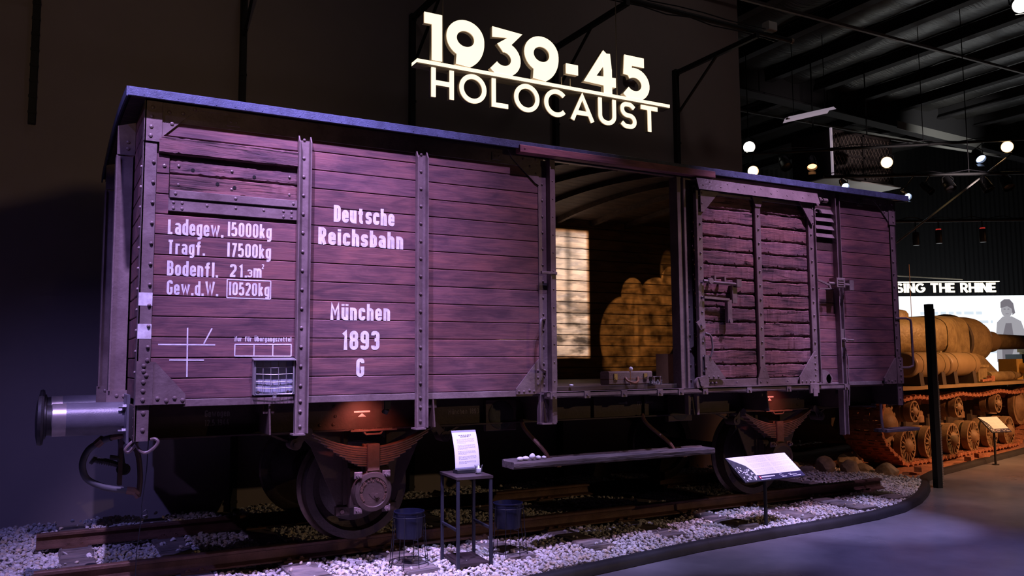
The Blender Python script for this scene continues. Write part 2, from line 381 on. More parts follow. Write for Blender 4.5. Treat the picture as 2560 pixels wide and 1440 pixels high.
# ---------------------------------------------------------------- lettering (stroked alphabets)
def fillet(pts, closed=False, n=6):
    out = []; m = len(pts)
    for i, p in enumerate(pts):
        r = p[2] if len(p) > 2 else 0
        if r == 0 or (not closed and i in (0, m-1)): out.append((p[0], p[1])); continue
        a = Vector(pts[i-1][:2]); b = Vector(p[:2]); c = Vector(pts[(i+1) % m][:2])
        u = (a-b); v = (c-b); lu, lv = u.length, v.length; u /= lu; v /= lv
        ang = u.angle(v); d = min(r/math.tan(ang/2), lu*.5, lv*.5); rr = d*math.tan(ang/2)
        cen = b + (u+v).normalized()*(rr/math.sin(ang/2))
        s0 = b+u*d-cen; s1 = b+v*d-cen
        a0 = math.atan2(s0.y, s0.x); da = math.atan2(s1.y, s1.x)-a0
        while da > PI: da -= 2*PI
        while da < -PI: da += 2*PI
        out += [(cen.x+rr*math.cos(a0+da*k/n), cen.y+rr*math.sin(a0+da*k/n)) for k in range(n+1)]
    o2 = [out[0]]
    for q in out[1:]:
        if (q[0]-o2[-1][0])**2+(q[1]-o2[-1][1])**2 > 1e-8: o2.append(q)
    if closed and (o2[0][0]-o2[-1][0])**2+(o2[0][1]-o2[-1][1])**2 < 1e-8: o2.pop()
    return o2
def stroke(pts, t, closed=False):
    # two sides of a centre line, mitred
    m = len(pts); Lf = []; Rt = []
    for i in range(m):
        p = Vector(pts[i])
        if closed or 0 < i < m-1: a = (p-Vector(pts[i-1])).normalized(); b = (Vector(pts[(i+1) % m])-p).normalized()
        elif i == 0: a = b = (Vector(pts[1])-p).normalized()
        else: a = b = (p-Vector(pts[i-1])).normalized()
        na = Vector((-a.y, a.x)); nb = Vector((-b.y, b.x)); n = na+nb
        if n.length < .15: n = na
        n.normalize(); k = min(1/max(.3, n.dot(na)), 1.7)
        Lf.append(p+n*t/2*k); Rt.append(p-n*t/2*k)
    return Lf, Rt
X_ = .70; W_ = .36; q = .17
def S(*p): return (list(p), False)
def Cc(*p): return (list(p), True)
DIN = {
 'L': (.33, [S((0,1),(0,0),(.33,0))]), 'l': (.0, [S((0,1.07),(0,-.07))]), '.': (.0, [S((0,-.08),(0,.09))]),
 'a': (.34, [S((.0,X_*.86),(.02,X_,.12),(.34,X_,q),(.34,-.08)), S((.34,.40),(0,.40,.15),(0,0,.15),(.34,0))]),
 'd': (.34, [S((.34,1.07),(.34,-.08)), S((.34,X_),(0,X_,q),(0,0,q),(.34,0))]),
 'e': (.34, [S((.0,.34),(.34,.34),(.34,X_,q),(0,X_,q),(0,0,q),(.34,0,q),(.34,.17))]),
 'g': (.34, [S((.34,X_+.07),(.34,-.27,q),(0,-.27)), S((.34,X_),(0,X_,q),(0,0,q),(.34,0))]),
 'w': (.72, [S((0,X_+.07),(.18,.03),(.36,X_-.05),(.54,.03),(.72,X_+.07))]),
 '1': (.15, [S((.0,.84),(.15,1.0),(.15,-.07))]), 'I': (.0, [S((0,1.07),(0,-.07))]),
 '5': (.36, [S((.34,1),(0.02,1),(0,.54),(.18,.60,.12),(.36,.58,q),(.36,0,q),(0,0,q),(0,.17))]),
 '0': (.36, [Cc((0,0,q),(.36,0,q),(.36,1,q),(0,1,q))]), 'o': (.34, [Cc((0,0,q),(.34,0,q),(.34,X_,q),(0,X_,q))]),
 'k': (.33, [S((0,1.07),(0,-.07)), S((.02,.28),(.33,X_+.05)), S((.12,.40),(.34,-.05))]),
 'T': (.42, [S((-.02,1),(.42,1)), S((.2,1),(.2,-.07))]), 'r': (.26, [S((0,X_+.07),(0,-.07)), S((0,.5),(.02,X_,q),(.30,X_))]),
 'f': (.34, [S((.36,1.0),(.14,1.0,.14),(.14,-.07)), S((-.10,X_-.02),(.36,X_-.02))]), '7': (.36, [S((0,1),(.36,1),(.12,-.07))]),
 'B': (.37, [S((0,0),(0,1),(.34,1,q),(.34,.53,q),(.1,.53)), S((0,.53),(.37,.53,q),(.37,0,q),(0,0),(0,.1))]),
 'n': (.34, [S((0,X_+.06),(0,-.07)), S((0,X_),(.34,X_,q),(.34,-.07))]),
 '2': (.35, [S((0,.80),(0,1,q),(.35,1,q),(.35,.6,.1),(.0,.06),(0,0),(.36,0))]),
 '3': (.35, [S((0,.83),(0,1,q),(.35,1,q),(.35,.54,.14),(.12,.54)), S((.12,.54),(.35,.54,.14),(.35,0,q),(0,0,q),(0,.17))]),
 'm': (.56, [S((0,X_+.06),(0,-.07)), S((0,X_),(.28,X_,.14),(.28,-.07)), S((.28,X_),(.56,X_,.14),(.56,-.07))]),
 'G': (.36, [S((.36,.80),(.36,1,q),(0,1,q),(0,0,q),(.36,0,q),(.36,.46),(.2,.46))]),
 'W': (.80, [S((0,1.07),(.20,.03),(.40,.90),(.60,.03),(.80,1.07))]), 'D': (.36, [Cc((0,0),(0,1),(.36,1,q),(.36,0,q))]),
 'u': (.34, [S((0,X_+.07),(0,0,q),(.34,0)), S((.34,X_+.07),(.34,-.07))]), 't': (.34, [S((.14,1.0),(.14,0,.16),(.36,0)), S((-.10,X_-.02),(.36,X_-.02))]),
 's': (.32, [S((.32,.53),(.32,X_,.15),(0,X_,.15),(0,.36,.15),(.32,.34,.15),(.32,0,.15),(0,0,.15),(0,.17))]),
 'c': (.33, [S((.33,.50),(.33,X_,q),(0,X_,q),(0,0,q),(.33,0,q),(.33,.2))]), 'h': (.34, [S((0,1.07),(0,-.07)), S((0,X_),(.34,X_,q),(.34,-.07))]),
 'R': (.38, [S((0,-.07),(0,1),(.36,1,q),(.36,.48,q),(0,.48)), S((.18,.48),(.38,-.07))]),
 'i': (.0, [S((0,X_+.06),(0,-.07)), S((0,.90),(0,1.06))]), 'b': (.34, [S((0,1.07),(0,-.07)), S((0,X_),(.34,X_,q),(.34,0,q),(0,0))]),
 'M': (.54, [S((0,-.07),(0,1),(.27,.36),(.54,1),(.54,-.07))]),
 '8': (.36, [Cc((0,0,q),(.36,0,q),(.36,.54,q),(0,.54,q)), Cc((.01,.54,q),(.35,.54,q),(.35,1,q),(.01,1,q))]),
 '9': (.36, [Cc((0,.42,q),(.36,.42,q),(.36,1,q),(0,1,q)), S((.36,.7),(.36,0,q),(0,0,q),(0,.17))]),
 '6': (.36, [Cc((0,0,q),(.36,0,q),(.36,.56,q),(0,.56,q)), S((0,.3),(0,1,q),(.36,1,q),(.36,.84))]),
 'N': (.38, [S((0,-.07),(0,1),(.38,0),(.38,1.07))]), 'z': (.32, [S((0,X_),(.32,X_),(0,0),(.33,0))]),
 '4': (.40, [S((.2,1.07),(0,.24),(.42,.24)), S((.31,.55),(.31,-.07))]), ' ': (.18, []),
 'K': (.36, [S((0,1.07),(0,-.07)), S((.02,.34),(.36,1.05)), S((.12,.5),(.38,-.06))]), 'O': (.36, [Cc((0,0,q),(.36,0,q),(.36,1,q),(0,1,q))]),
 'E': (.32, [S((.33,1),(0,1),(0,0),(.33,0)), S((0,.52),(.3,.52))]), 'A': (.4, [S((0,-.07),(.2,1.05),(.4,-.07)), S((.07,.26),(.33,.26))]),
 'S': (.35, [S((.35,.82),(.35,1,q),(0,1,q),(0,.53,q),(.35,.49,q),(.35,0,q),(0,0,q),(0,.18))]),
 'P': (.35, [S((0,-.07),(0,1),(.35,1,q),(.35,.48,q),(0,.48))]), 'v': (.36, [S((0,X_+.07),(.18,0),(.36,X_+.07))]),
}
DIN['ü'] = (.34, DIN['u'][1] + [S((.0,.92),(.0,1.06)), S((.34,.92),(.34,1.06))])
DIN['Ü'] = (.36, [S((0,1.0),(0,0,q),(.36,0,q),(.36,1.0)), S((.0,1.18),(.0,1.32)), S((.36,1.18),(.36,1.32))])
def E_(cx, cy, rx, ry, a0, a1, n=22): return [(cx+rx*math.cos(R(a0+(a1-a0)*i/n)), cy+ry*math.sin(R(a0+(a1-a0)*i/n))) for i in range(n+1)]
GOT = {
 'O': (.86, [(E_(.43,.5,.43,.5,0,360,40)[:-1], True)]), 'H': (.66, [S((0,1.08),(0,-.08)), S((.66,1.08),(.66,-.08)), S((0,.5),(.66,.5))]),
 'L': (.52, [S((0,1.08),(0,0),(.56,0))]), 'C': (.76, [(E_(.43,.5,.43,.5,42,318,32), False)]),
 'A': (.84, [S((-.02,-.08),(.42,1.0),(.86,-.08)), S((.14,.25),(.70,.25))]), 'U': (.64, [S((0,1.08),(0,0,.32),(.64,0,.32),(.64,1.08))]),
 'S': (.58, [S((.56,.85),(.40,1.0,.2),(.0,1.0,.27),(.02,.5,.26),(.58,.5,.26),(.58,0,.27),(.14,.0,.2),(-.02,.15))]),
 'T': (.68, [S((-.06,1),(.74,1)), S((.34,1),(.34,-.08))]), 'I': (.0, [S((0,1.08),(0,-.08))]), 'N': (.66, [S((0,-.08),(0,1.08)), S((.66,-.08),(.66,1.08)), S((.03,1.04),(.63,-.04))]),
 'G': (.80, [(E_(.43,.5,.43,.5,45,345,32)+[(.80,.46),(.5,.46)], False)]), 'E': (.52, [S((.56,1),(0,1),(0,0),(.57,0)), S((0,.5),(.5,.5))]),
 'R': (.60, [S((0,-.08),(0,1),(.56,1,.28),(.56,.42,.28),(0,.42)), S((.3,.42),(.62,-.08))]), ' ': (.2, []),
 '1': (.26, [S((-.06,1.0),(.26,1.0),(.26,-.06))]), '9': (.70, [(E_(.36,.65,.36,.35,0,360,36)[:-1], True), (E_(.20,.60,.52,.60,8,-62,16)+[(.12,.10)], False)]),
 '3': (.64, [S((.0,1.0),(.62,1.0),(.22,.60)), (E_(.30,.32,.34,.33,92,-142,22), False)]),
 '-': (.36, [S((0,.40),(.36,.40))]), '4': (.76, [S((.52,1.05),(.0,.25),(.80,.25)), S((.55,.62),(.55,-.08)), S((.50,1.05),(.55,.55))]),
 '5': (.62, [S((.60,1.0),(.08,1.0),(.05,.56)), (E_(.28,.32,.36,.34,128,-142,24), False)]),
}
def letters(mb, txt, x0, x1, z0, z1, y, t, font=DIN, gap=.2, depth=.0012, mid=False):
    # capitals fill z0..z1, the run fills x0..x1; y is the front of the surface, letters stand out by depth
    adv = []; p = t/2
    for ch in txt:
        w, st = font[ch]; adv.append((p, ch)); p += w+t+gap
    total = p-gap-t/2
    sx = (x1-x0)/total; H = z1-z0; sz = H/(1+t)
    def mp(v, px):
        vy = v[1]
        for a, b in ((-.07, -t/2), (-.08, -t/2), (1.07, 1+t/2), (1.08, 1+t/2), (X_+.07, X_+t/2), (X_+.06, X_+t/2)):      # straight ends meet the line of the round ones
            if abs(vy-a) < 1e-6: vy = b
        return (x0+(v[0]+px)*sx, z0+(vy+t/2)*sz)
    for px, ch in adv:
        for si, (pts, closed) in enumerate(font[ch][1]):
            dep = depth*(1+.12*si)
            c = fillet(pts, closed) if len(pts[0]) > 2 or any(len(k) > 2 for k in pts) else pts
            # work in final metres so that strokes keep one width
            c2 = [mp(v, px) for v in c]
            Lf, Rt = stroke(c2, t*sz*(.5+.5*min(1.25, sx/sz)), closed)
            n = len(c2); k = n if closed else n-1
            dp = [dep*(1+.11*i/len(Lf)) for i in range(len(Lf))]
            vs = [(a.x, y, a.y) for a in Lf]+[(a.x, y, a.y) for a in Rt]+[(a.x, y-e, a.y) for a, e in zip(Lf, dp)]+[(a.x, y-e, a.y) for a, e in zip(Rt, dp)]
            fs = []
            for i in range(k):
                j = (i+1) % n
                fs += [(2*n+i, 2*n+j, 3*n+j, 3*n+i), (i, n+i, n+j, j), (i, j, 2*n+j, 2*n+i), (n+j, n+i, 3*n+i, 3*n+j)]
            if not closed: fs += [(0, 2*n, 3*n, n), (n-1, 2*n-1, 4*n-1, 3*n-1)]
            mb.add(vs, fs)

# ---------------------------------------------------------------- the hall
def struct(name, mb, m, smooth=0, **k):
    o = mb.build(name, m, None, smooth); o['kind'] = 'structure'; return o
floor_m = mat('polished_concrete', (.22, .205, .225), .32, 0, .30, 1.1, .05, 90, dark=(.14, .135, .155), rvar=.10)
mb = MB(); mb.box(-14, 44, -16, 40, -.42, -.22); struct('floor', mb, floor_m)
mb = MB(); mb.box(-10, 9.41, 3.75, 4.05, -.22, 9.6); struct('wall_back', mb, M['wallm'])
fc = Vector((-0.5218, -6.2177, 0))+_F0*27.5
mb = MB()
for i in range(150):      # corrugated black sheeting across the far end
    a = 2+i*.16; z0 = -.22
    p = fc+_Rv*a; r = _Rv*.08; d = -_F0*.03
    mb.add([p+Vector((0,0,z0)), p+r+d*1+Vector((0,0,z0)), p+r*2+Vector((0,0,z0)), p+Vector((0,0,10.5)), p+r+d+Vector((0,0,10.5)), p+r*2+Vector((0,0,10.5))], [(0,1,4,3), (1,2,5,4)])
p = fc+_Rv*2+_F0*.02; r = _Rv*24; mb.prism([p+Vector((0,0,-.22)), p+r+Vector((0,0,-.22)), p+r+Vector((0,0,10.5)), p+Vector((0,0,10.5))], _F0*.1)
struct('wall_far', mb, M['blackwall'])
mb = MB(); mb.box(-14, 44, -16, 40, 8.9, 9.1); struct('ceiling', mb, M['beam'])

# roof steelwork and foil insulation over the right half of the hall
for i in range(8):
    x = 10.4+i*1.55
    mb = MB(); mb.box(x-.03, x+.03, -1, 14, 7.78, 8.02); mb.box(x-.10, x+.10, -1, 14, 7.75, 7.78)
    struct('trim_%d' % (i+1), mb, M['beam'])
    mb = MB(); N = 46
    vs = []; fs = []
    for a in range(N+1):
        y = -1+15*a/N
        for b in range(9):
            u = b/8; vs.append((x+.04+1.47*u, y, 8.06-.20*math.sin(PI*u)+random.uniform(-.018, .018)))
    for a in range(N):
        for b in range(8): k = a*9+b; fs.append((k, k+1, k+10, k+9))
    mb.add(vs, fs)
    o = struct('trim_%d' % (i+21), mb, M['foil'], 60)
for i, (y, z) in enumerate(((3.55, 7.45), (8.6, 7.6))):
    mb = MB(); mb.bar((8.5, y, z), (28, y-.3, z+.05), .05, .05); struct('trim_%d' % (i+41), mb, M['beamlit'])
# deep roof girder
mb = MB()
mb.bar((9.9, 7.0, 8.05), (24.0, 7.0, 7.65), .06, 1.1); mb.bar((9.9, 7.0, 7.5), (24.0, 7.0, 7.1), .34, .04); mb.bar((9.9, 7.0, 8.6), (24.0, 7.0, 8.2), .34, .04)
struct('trim_51', mb, M['beam'])
mb = MB(); mb.bar((17.74, 6.8, 7.30), (21.2, 6.8, 7.21), .02, .20); struct('trim_52', mb, M['beamlit'])  # pale strip stands in for the lit stretch of the girder flange
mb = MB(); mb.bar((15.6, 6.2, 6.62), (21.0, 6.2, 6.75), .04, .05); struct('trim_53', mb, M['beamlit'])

# black wall brackets carrying the lighting pipe
BR = [(-.775, 'short black rig upright high on the wall left of the freight wagon'),
      (1.36, 'black wall bracket rising behind the left roof end of the wagon'),
      (3.517, 'black wall bracket behind the first digit of the lit date'),
      (5.74, 'black wall bracket behind the dash of the lit date'),
      (7.99, 'black wall bracket nearest the right edge of the grey wall')]
for i, (x, lab) in enumerate(BR):
    b = empty('wall_bracket', (x, 3.75, 4.0 if i == 0 else 3.3), lab, 'bracket', 'black brackets along the grey wall')
    mb = MB(); z0 = 4.0 if i == 0 else -.2
    ztop = 6.06
    mb.cbox(x-.035, x+.035, 3.66, 3.749, z0, ztop, .004)
    for k in range(12): mb.box(x-.04, x+.04, 3.652, 3.662, z0+.1+(ztop-z0-.2)*k/11, z0+.13+(ztop-z0-.2)*k/11)
    mb.build('upright', M['truss'], b, world=True)
    mb = MB(); mb.cbox(x-.03, x+.03, 1.95, 3.70, ztop-.09, ztop-.02, .004); mb.build('arm', M['truss'], b, world=True)
    mb = MB(); mb.bar((x, 3.66, 5.35), (x, 2.75, ztop-.06), .03, .03, (1,0,0)); mb.build('brace', M['truss'], b, world=True)
b = empty('lighting_pipe', (6.0, 2.05, 6.1), 'dark lighting pipe with a capped end and cables along the brackets', 'pipe')
mb = MB(); mb.cyl((-3, 2.05, 6.10), (8.75, 2.05, 6.10), .035, 10); mb.build('tube', M['truss'], b, world=True)
mb = MB(); mb.cyl((8.75, 2.05, 6.10), (8.79, 2.05, 6.10), .04, 10); mb.build('end_cap', M['signback'], b, world=True)
mb = MB(); pts = [(2+k*.4, 2.0, 6.05-.05*abs(math.sin(k*1.3))) for k in range(17)]; mb.tube(pts, .009, 5)
pts = [(3+k*.45, 2.02, 6.14+.03*abs(math.sin(k*.9))) for k in range(13)]; mb.tube(pts, .008, 5); mb.build('cable', M['wire'], b, world=True)
mb = MB(); mb.cbox(8.22, 8.38, 1.95, 2.08, 6.14, 6.27, .01); mb.build('junction_box', M['galv'], b, world=True)
b = empty('wall_or_added_lamp', (7.1, 3.75, 5.75), 'small grey emergency light on the wall right of the lit date', 'lamp')
mb = MB(); mb.cbox(7.0, 7.22, 3.66, 3.749, 5.72, 5.82, .01); mb.build('housing', M['wallm'], b, world=True)
mb = MB(); mb.cyl((7.06, 3.64, 5.75), (7.06, 3.68, 5.75), .04, 12); mb.build('lens', M['fixture'], b, world=True)

# hanging lit sign
sg = empty('hanging_sign', (3.56, .3, 4.05), 'large hanging lit sign of white date digits over a title bar above the wagon', 'sign')
mb = MB(); mb.box(2.167, 4.96, .28, .40, 4.045, 4.058); mb.build('bar_soffit', M['signback'], sg, world=True)
mb = MB(); mb.box(2.167, 4.96, .272, .40, 4.058, 4.088); mb.build('bar', M['sign'], sg, world=True)
for nm, txt, bx, t_, gp in (('date', '1939-45', (2.205, 4.70, 4.075, 4.52), .27, .10), ('title', 'HOLOCAUST', (2.30, 4.81, 3.772, 4.035), .175, .19)):
    mb = MB(); letters(mb, txt, *bx, .33, t_, GOT, gp, .036); bd = mb.build(nm+'_lettering_body', M['signback'], sg, 0, world=True)
    mb = MB(); letters(mb, txt, *bx, .280, t_, GOT, gp, .003); mb.build(nm+'_lettering', M['sign'], sg, 0, world=True)
for x in (2.447, 4.36):
    mb = MB(); mb.cyl((x, .36, 4.06), (x, .36, 8.895), .005, 6); mb.build('suspension_cable', M['signback'], sg, world=True)
for x in (3.70, 3.80):
    mb = MB(); mb.cyl((x, .36, 4.07), (x, .36, 4.2), .005, 6); mb.build('dash_pin', M['signback'], sg, world=True)
# ---------------------------------------------------------------- ground: edging, gravel bed, sleepers, rails
CB = [(-6, -2.15), (2.0, -.86), (3.27, -.655), (4.62, -.45), (5.7, -.375), (6.5, -.345), (7.18, -.28), (7.82, -.14), (8.48, .125), (9.0, .40), (9.4, .64), (9.8, .93), (10.2, 1.20), (10.73, 1.43), (14.67, 2.44), (20, 3.85)]
def curb_y(x):
    for (a, b), (c, d) in zip(CB, CB[1:]):
        if a <= x <= c: return b+(d-b)*(x-a)/(c-a)
    return CB[0][1] if x < CB[0][0] else CB[-1][1]
prof = [(0, -.215), (-.0, -.175), (.015, -.148), (.04, -.137), (.09, -.137), (.115, -.150), (.12, -.215)]
mb = MB(); vs = []; fs = []; n = len(prof)
fine = []
for (a, b), (c, d) in zip(CB, CB[1:]):
    for k in range(4): fine.append((a+(c-a)*k/4, b+(d-b)*k/4))
fine.append(CB[-1])
for i, (x, y) in enumerate(fine):
    p = Vector(fine[max(0, i-1)]); q2 = Vector(fine[min(len(fine)-1, i+1)]); t = (q2-p).normalized(); nn = Vector((-t.y, t.x))
    vs += [(x+nn.x*u, y+nn.y*u, z) for u, z in prof]
for i in range(len(fine)-1): fs += [(i*n+k, (i+1)*n+k, (i+1)*n+(k+1) % n, i*n+(k+1) % n) for k in range(n)]
mb.add(vs, fs)
tag(mb.build('floor_edging', M['curb'], None, 40), 'long low black edging between gravel bed and concrete floor', 'edging')
mb = MB(); pl = [(x, y+.06) for x, y in fine if x <= 9.9]
mb.prism([(x, y, -.218) for x, y in pl]+[(9.9, 3.74, -.218), (-6, 3.74, -.218)], (0, 0, .022)); struct('trim_61', mb, M['bed'])
# red earth under the tank
mb = MB(); vs = []; fs = []
nx, ny = 74, 40
for i in range(nx+1):
    x = 9.75+i*.12
    for j in range(ny+1):
        y = curb_y(x)+.07+j*.14
        h = -.193+.020*math.sin(x*2.1+y*1.7)*math.sin(y*3.3-x)+random.uniform(-.012, .014)
        if j == 0: h = -.205
        vs.append((x, y, h))
for i in range(nx):
    for j in range(ny): k = i*(ny+1)+j; fs.append((k, k+ny+1, k+ny+2, k+1))
mb.add(vs, fs); tag(mb.build('red_earth', M['dirt'], None, 50, fixn=False), 'rough red earth spread under the tank', 'earth', kind='stuff')

TIES = [-.26, .51, 1.28, 2.07, 2.95, 3.75, 4.57, 5.50, 6.35, 7.32, 8.2]
TLAB = ['grey sleeper under the left end of both rails, fully lit', 'sleeper in shadow between the left rail end and the first wheel', 'sleeper with a lit front end left of the first wheel',
        'sleeper with its lit end between the left pot and the small table', 'sleeper with its lit end under the right pot stand', 'sleeper right of the right pot stand',
        'sleeper in front of the middle of the hanging step board', 'sleeper just left of the information panel post', 'sleeper just right of the information panel post',
        'sleeper right of the last wheel under the front rail', 'sleeper under the right end of the front rail']
for i, x in enumerate(TIES):
    mb = MB(); w = .13; sk = random.uniform(-.03, .03)
    y0 = max(-.12, curb_y(x)+.16)+random.uniform(-.04, .04); y1 = 3.12; ns = 14
    if i == 0: y0 = .15
    mb.cur = tuple([random.uniform(.8, 1.1)]*3)+(random.random(),)
    vs = []; fs = []; pr = [(-w, -.20), (-w-.005, -.14), (-w+.01, -.127), (w-.01, -.127), (w+.005, -.14), (w, -.20)]
    for k in range(ns+1):
        y = y0+(y1-y0)*k/ns
        vs += [(x+u+random.uniform(-.006, .006)+sk*(k/ns), y, z+random.uniform(-.003, .002)) for u, z in pr]
    for k in range(ns): fs += [(k*6+j, k*6+(j+1) % 6, k*6+6+(j+1) % 6, k*6+6+j) for j in range(6)]
    fs += [tuple(range(5, -1, -1)), tuple(ns*6+j for j in range(6))]
    mb.add(vs, fs)
    o = mb.build('sleeper', M['tie'], None, 30); tag(o, TLAB[i], 'sleeper', 'wooden sleepers under the rails')
def rail(yc, lab):
    b = empty('rail', (4.0, yc, -.125), lab, 'rail', 'two rusty display rails')
    P = [(-.07, -.125), (-.07, -.112), (-.016, -.095), (-.010, -.05), (-.013, -.034), (-.036, -.026), (-.036, -.006), (-.028, 0), (.028, 0), (.036, -.006), (.036, -.026), (.013, -.034), (.010, -.05), (.016, -.095), (.07, -.112), (.07, -.125)]
    mb = MB(); n = len(P); xs = np.linspace(-.56, 8.56, 40); vs = []; fs = []
    for x in xs: vs += [(x, yc+u, z) for u, z in P]
    for i in range(len(xs)-1): fs += [(i*n+k, (i+1)*n+k, (i+1)*n+(k+1) % n, i*n+(k+1) % n) for k in range(n)]
    fs += [tuple(range(n)), tuple((len(xs)-1)*n+k for k in range(n-1, -1, -1))]
    mb.add(vs, fs); mb.build('rail_bar', M['rail'], b, 30, world=True)
    for x in TIES:
        if x > 8.4: continue
        mb = MB(); mb.box(x-.10, x+.10, yc-.125, yc-.0705, -.127, -.112); mb.box(x-.10, x+.10, yc+.0705, yc+.125, -.127, -.112)
        for sx in (-.05, .05):
            mb.hexbolt((x+sx, yc-.085, -.112), (0, 0, 1), .014, .022); mb.box(x+sx-.02, x+sx+.02, yc-.10, yc-.055, -.112, -.100)
        mb.build('rail_chair', M['rail'], b, world=True)
rail(.745, 'front rusty rail, nearer the floor edging'); rail(2.27, 'rear rusty rail, nearer the wall')

# crushed stone (nobody could count it)
def stones(regions):
    ph = (1+5**.5)/2
    iv = np.array([(-1,ph,0),(1,ph,0),(-1,-ph,0),(1,-ph,0),(0,-1,ph),(0,1,ph),(0,-1,-ph),(0,1,-ph),(ph,0,-1),(ph,0,1),(-ph,0,-1),(-ph,0,1)])/1.902
    fi = np.array([(0,11,5),(0,5,1),(0,1,7),(0,7,10),(0,10,11),(1,5,9),(5,11,4),(11,10,2),(10,7,6),(7,1,8),(3,9,4),(3,4,2),(3,2,6),(3,6,8),(3,8,9),(4,9,5),(2,4,11),(6,2,10),(8,6,7),(9,8,1)])
    P = []; RR = []
    for x0, x1, y0, y1, sp, rad in regions:
        gx = np.arange(x0, x1, sp); gy = np.arange(y0, y1, sp)
        A, B = np.meshgrid(gx, gy); A = A.ravel()+rng.uniform(-.5, .5, A.size)*sp; B = B.ravel()+rng.uniform(-.5, .5, B.size)*sp
        P.append(np.stack([A, B], 1)); RR.append(rng.uniform(.75, 1.3, A.size)*rad)
    P = np.concatenate(P); RR = np.concatenate(RR)
    cx = np.array([c[0] for c in CB]); cy = np.array([c[1] for c in CB])
    k = (P[:, 1] > np.interp(P[:, 0], cx, cy)+.135) & (P[:, 1] < 3.62)
    for yc in (.745, 2.27): k &= ~((abs(P[:, 1]-yc) < .085) & (P[:, 0] > -.58) & (P[:, 0] < 8.58))
    near = np.zeros(len(P), bool)
    for x in TIES:
        ins = (abs(P[:, 0]-x) < .125) & (P[:, 1] > max(-.13, np.interp(x, cx, cy)+.15))
        near |= ins
    k &= ~(near & (rng.random(len(P)) > .04))
    P = P[k]; RR = RR[k]; near = near[k]; n = len(P)
    V = iv[None]*(1+rng.uniform(-.28, .22, (n, 12, 1)))
    V = V*np.stack([rng.uniform(.8, 1.35, n), rng.uniform(.7, 1.1, n), rng.uniform(.5, .85, n)], 1)[:, None]
    an = rng.uniform(0, 2*PI, (3, n)); 
    for ax in range(3):
        c, s = np.cos(an[ax])[:, None], np.sin(an[ax])[:, None]
        if ax < 2: c, s = np.cos(an[ax]*.12)[:, None], np.sin(an[ax]*.12)[:, None]
        a, b = ((1, 2), (0, 2), (0, 1))[ax]
        va = V[:, :, a]*c-V[:, :, b]*s; vb = V[:, :, a]*s+V[:, :, b]*c; V[:, :, a] = va; V[:, :, b] = vb
    V = V*RR[:, None, None]
    lump = .012*np.sin(P[:, 0]*3.1+P[:, 1]*2.3)+.010*np.sin(P[:, 0]*7.7-P[:, 1]*5.1)
    z = np.where(near, -.118, -.168+lump+rng.uniform(0, .03, n))
    V += np.stack([P[:, 0], P[:, 1], z], 1)[:, None]
    F = (fi[None]+(np.arange(n)*12)[:, None, None]).reshape(-1, 3)
    me = bpy.data.meshes.new('gravel'); me.vertices.add(n*12); me.vertices.foreach_set('co', V.reshape(-1).astype(np.float32))
    me.loops.add(len(F)*3); me.loops.foreach_set('vertex_index', F.reshape(-1).astype(np.int32))
    me.polygons.add(len(F)); me.polygons.foreach_set('loop_start', np.arange(0, len(F)*3, 3, dtype=np.int32))
    me.update(); me.validate()
    a = me.color_attributes.new('pc', 'FLOAT_COLOR', 'POINT')
    g = rng.uniform(.62, 1.02, n); tan = rng.random(n) < .22
    C = np.stack([g, g*np.where(tan, .86, .98), g*np.where(tan, .70, .97), np.ones(n)], 1)
    a.data.foreach_set('color', np.repeat(C, 12, 0).astype(np.float32).ravel())
    me.materials.append(M['stone']); me.shade_flat()
    o = bpy.data.objects.new('gravel', me); col.objects.link(o)
    return tag(o, 'bed of white crushed stone around the rails', 'gravel', kind='stuff')
stones([(-3.8, 9.85, -1.3, .95, .032, .0185), (-3.8, .4, .95, 3.72, .034, .019), (.4, 9.85, .95, 3.72, .040, .021)])

# loose field rocks beyond the right end of the rails
def rock(x, y, z, sx, sy, sz, seed, lab):
    bm = bmesh.new(); bmesh.ops.create_icosphere(bm, subdivisions=3, radius=1)
    r = random.Random(seed); pl = [(Vector((r.uniform(-1,1), r.uniform(-1,1), r.uniform(-.6,1))).normalized(), r.uniform(.55, .85)) for _ in range(13)]
    for v in bm.verts:
        for nrm, d in pl:
            k = v.co.dot(nrm)
            if k > d: v.co -= nrm*(k-d)
        v.co += v.co.normalized()*r.uniform(-.02, .02)
        v.co = Vector((v.co.x*sx, v.co.y*sy, v.co.z*sz))
    me = bpy.data.meshes.new('rock'); bm.to_mesh(me); bm.free(); me.materials.append(M['rock']); me.shade_smooth(); me.set_sharp_from_angle(angle=R(28))
    o = bpy.data.objects.new('rock', me); col.objects.link(o); o.location = (x, y, z+sz*.62)
    tag(o, lab, 'rock', 'field rocks right of the wagon')
DIN['V'] = (.42, [S((0,1.07),(.21,0),(.42,1.07))]); DIN['-'] = (.2, [S((0,.45),(.2,.45))]); DIN['U'] = (.36, [S((0,1.07),(0,0,q),(.36,0,q),(.36,1.07))])
DIN['H'] = (.36, [S((0,1.07),(0,-.07)), S((.36,1.07),(.36,-.07)), S((0,.5),(.36,.5))])
PROJ_SIGN = -1.0
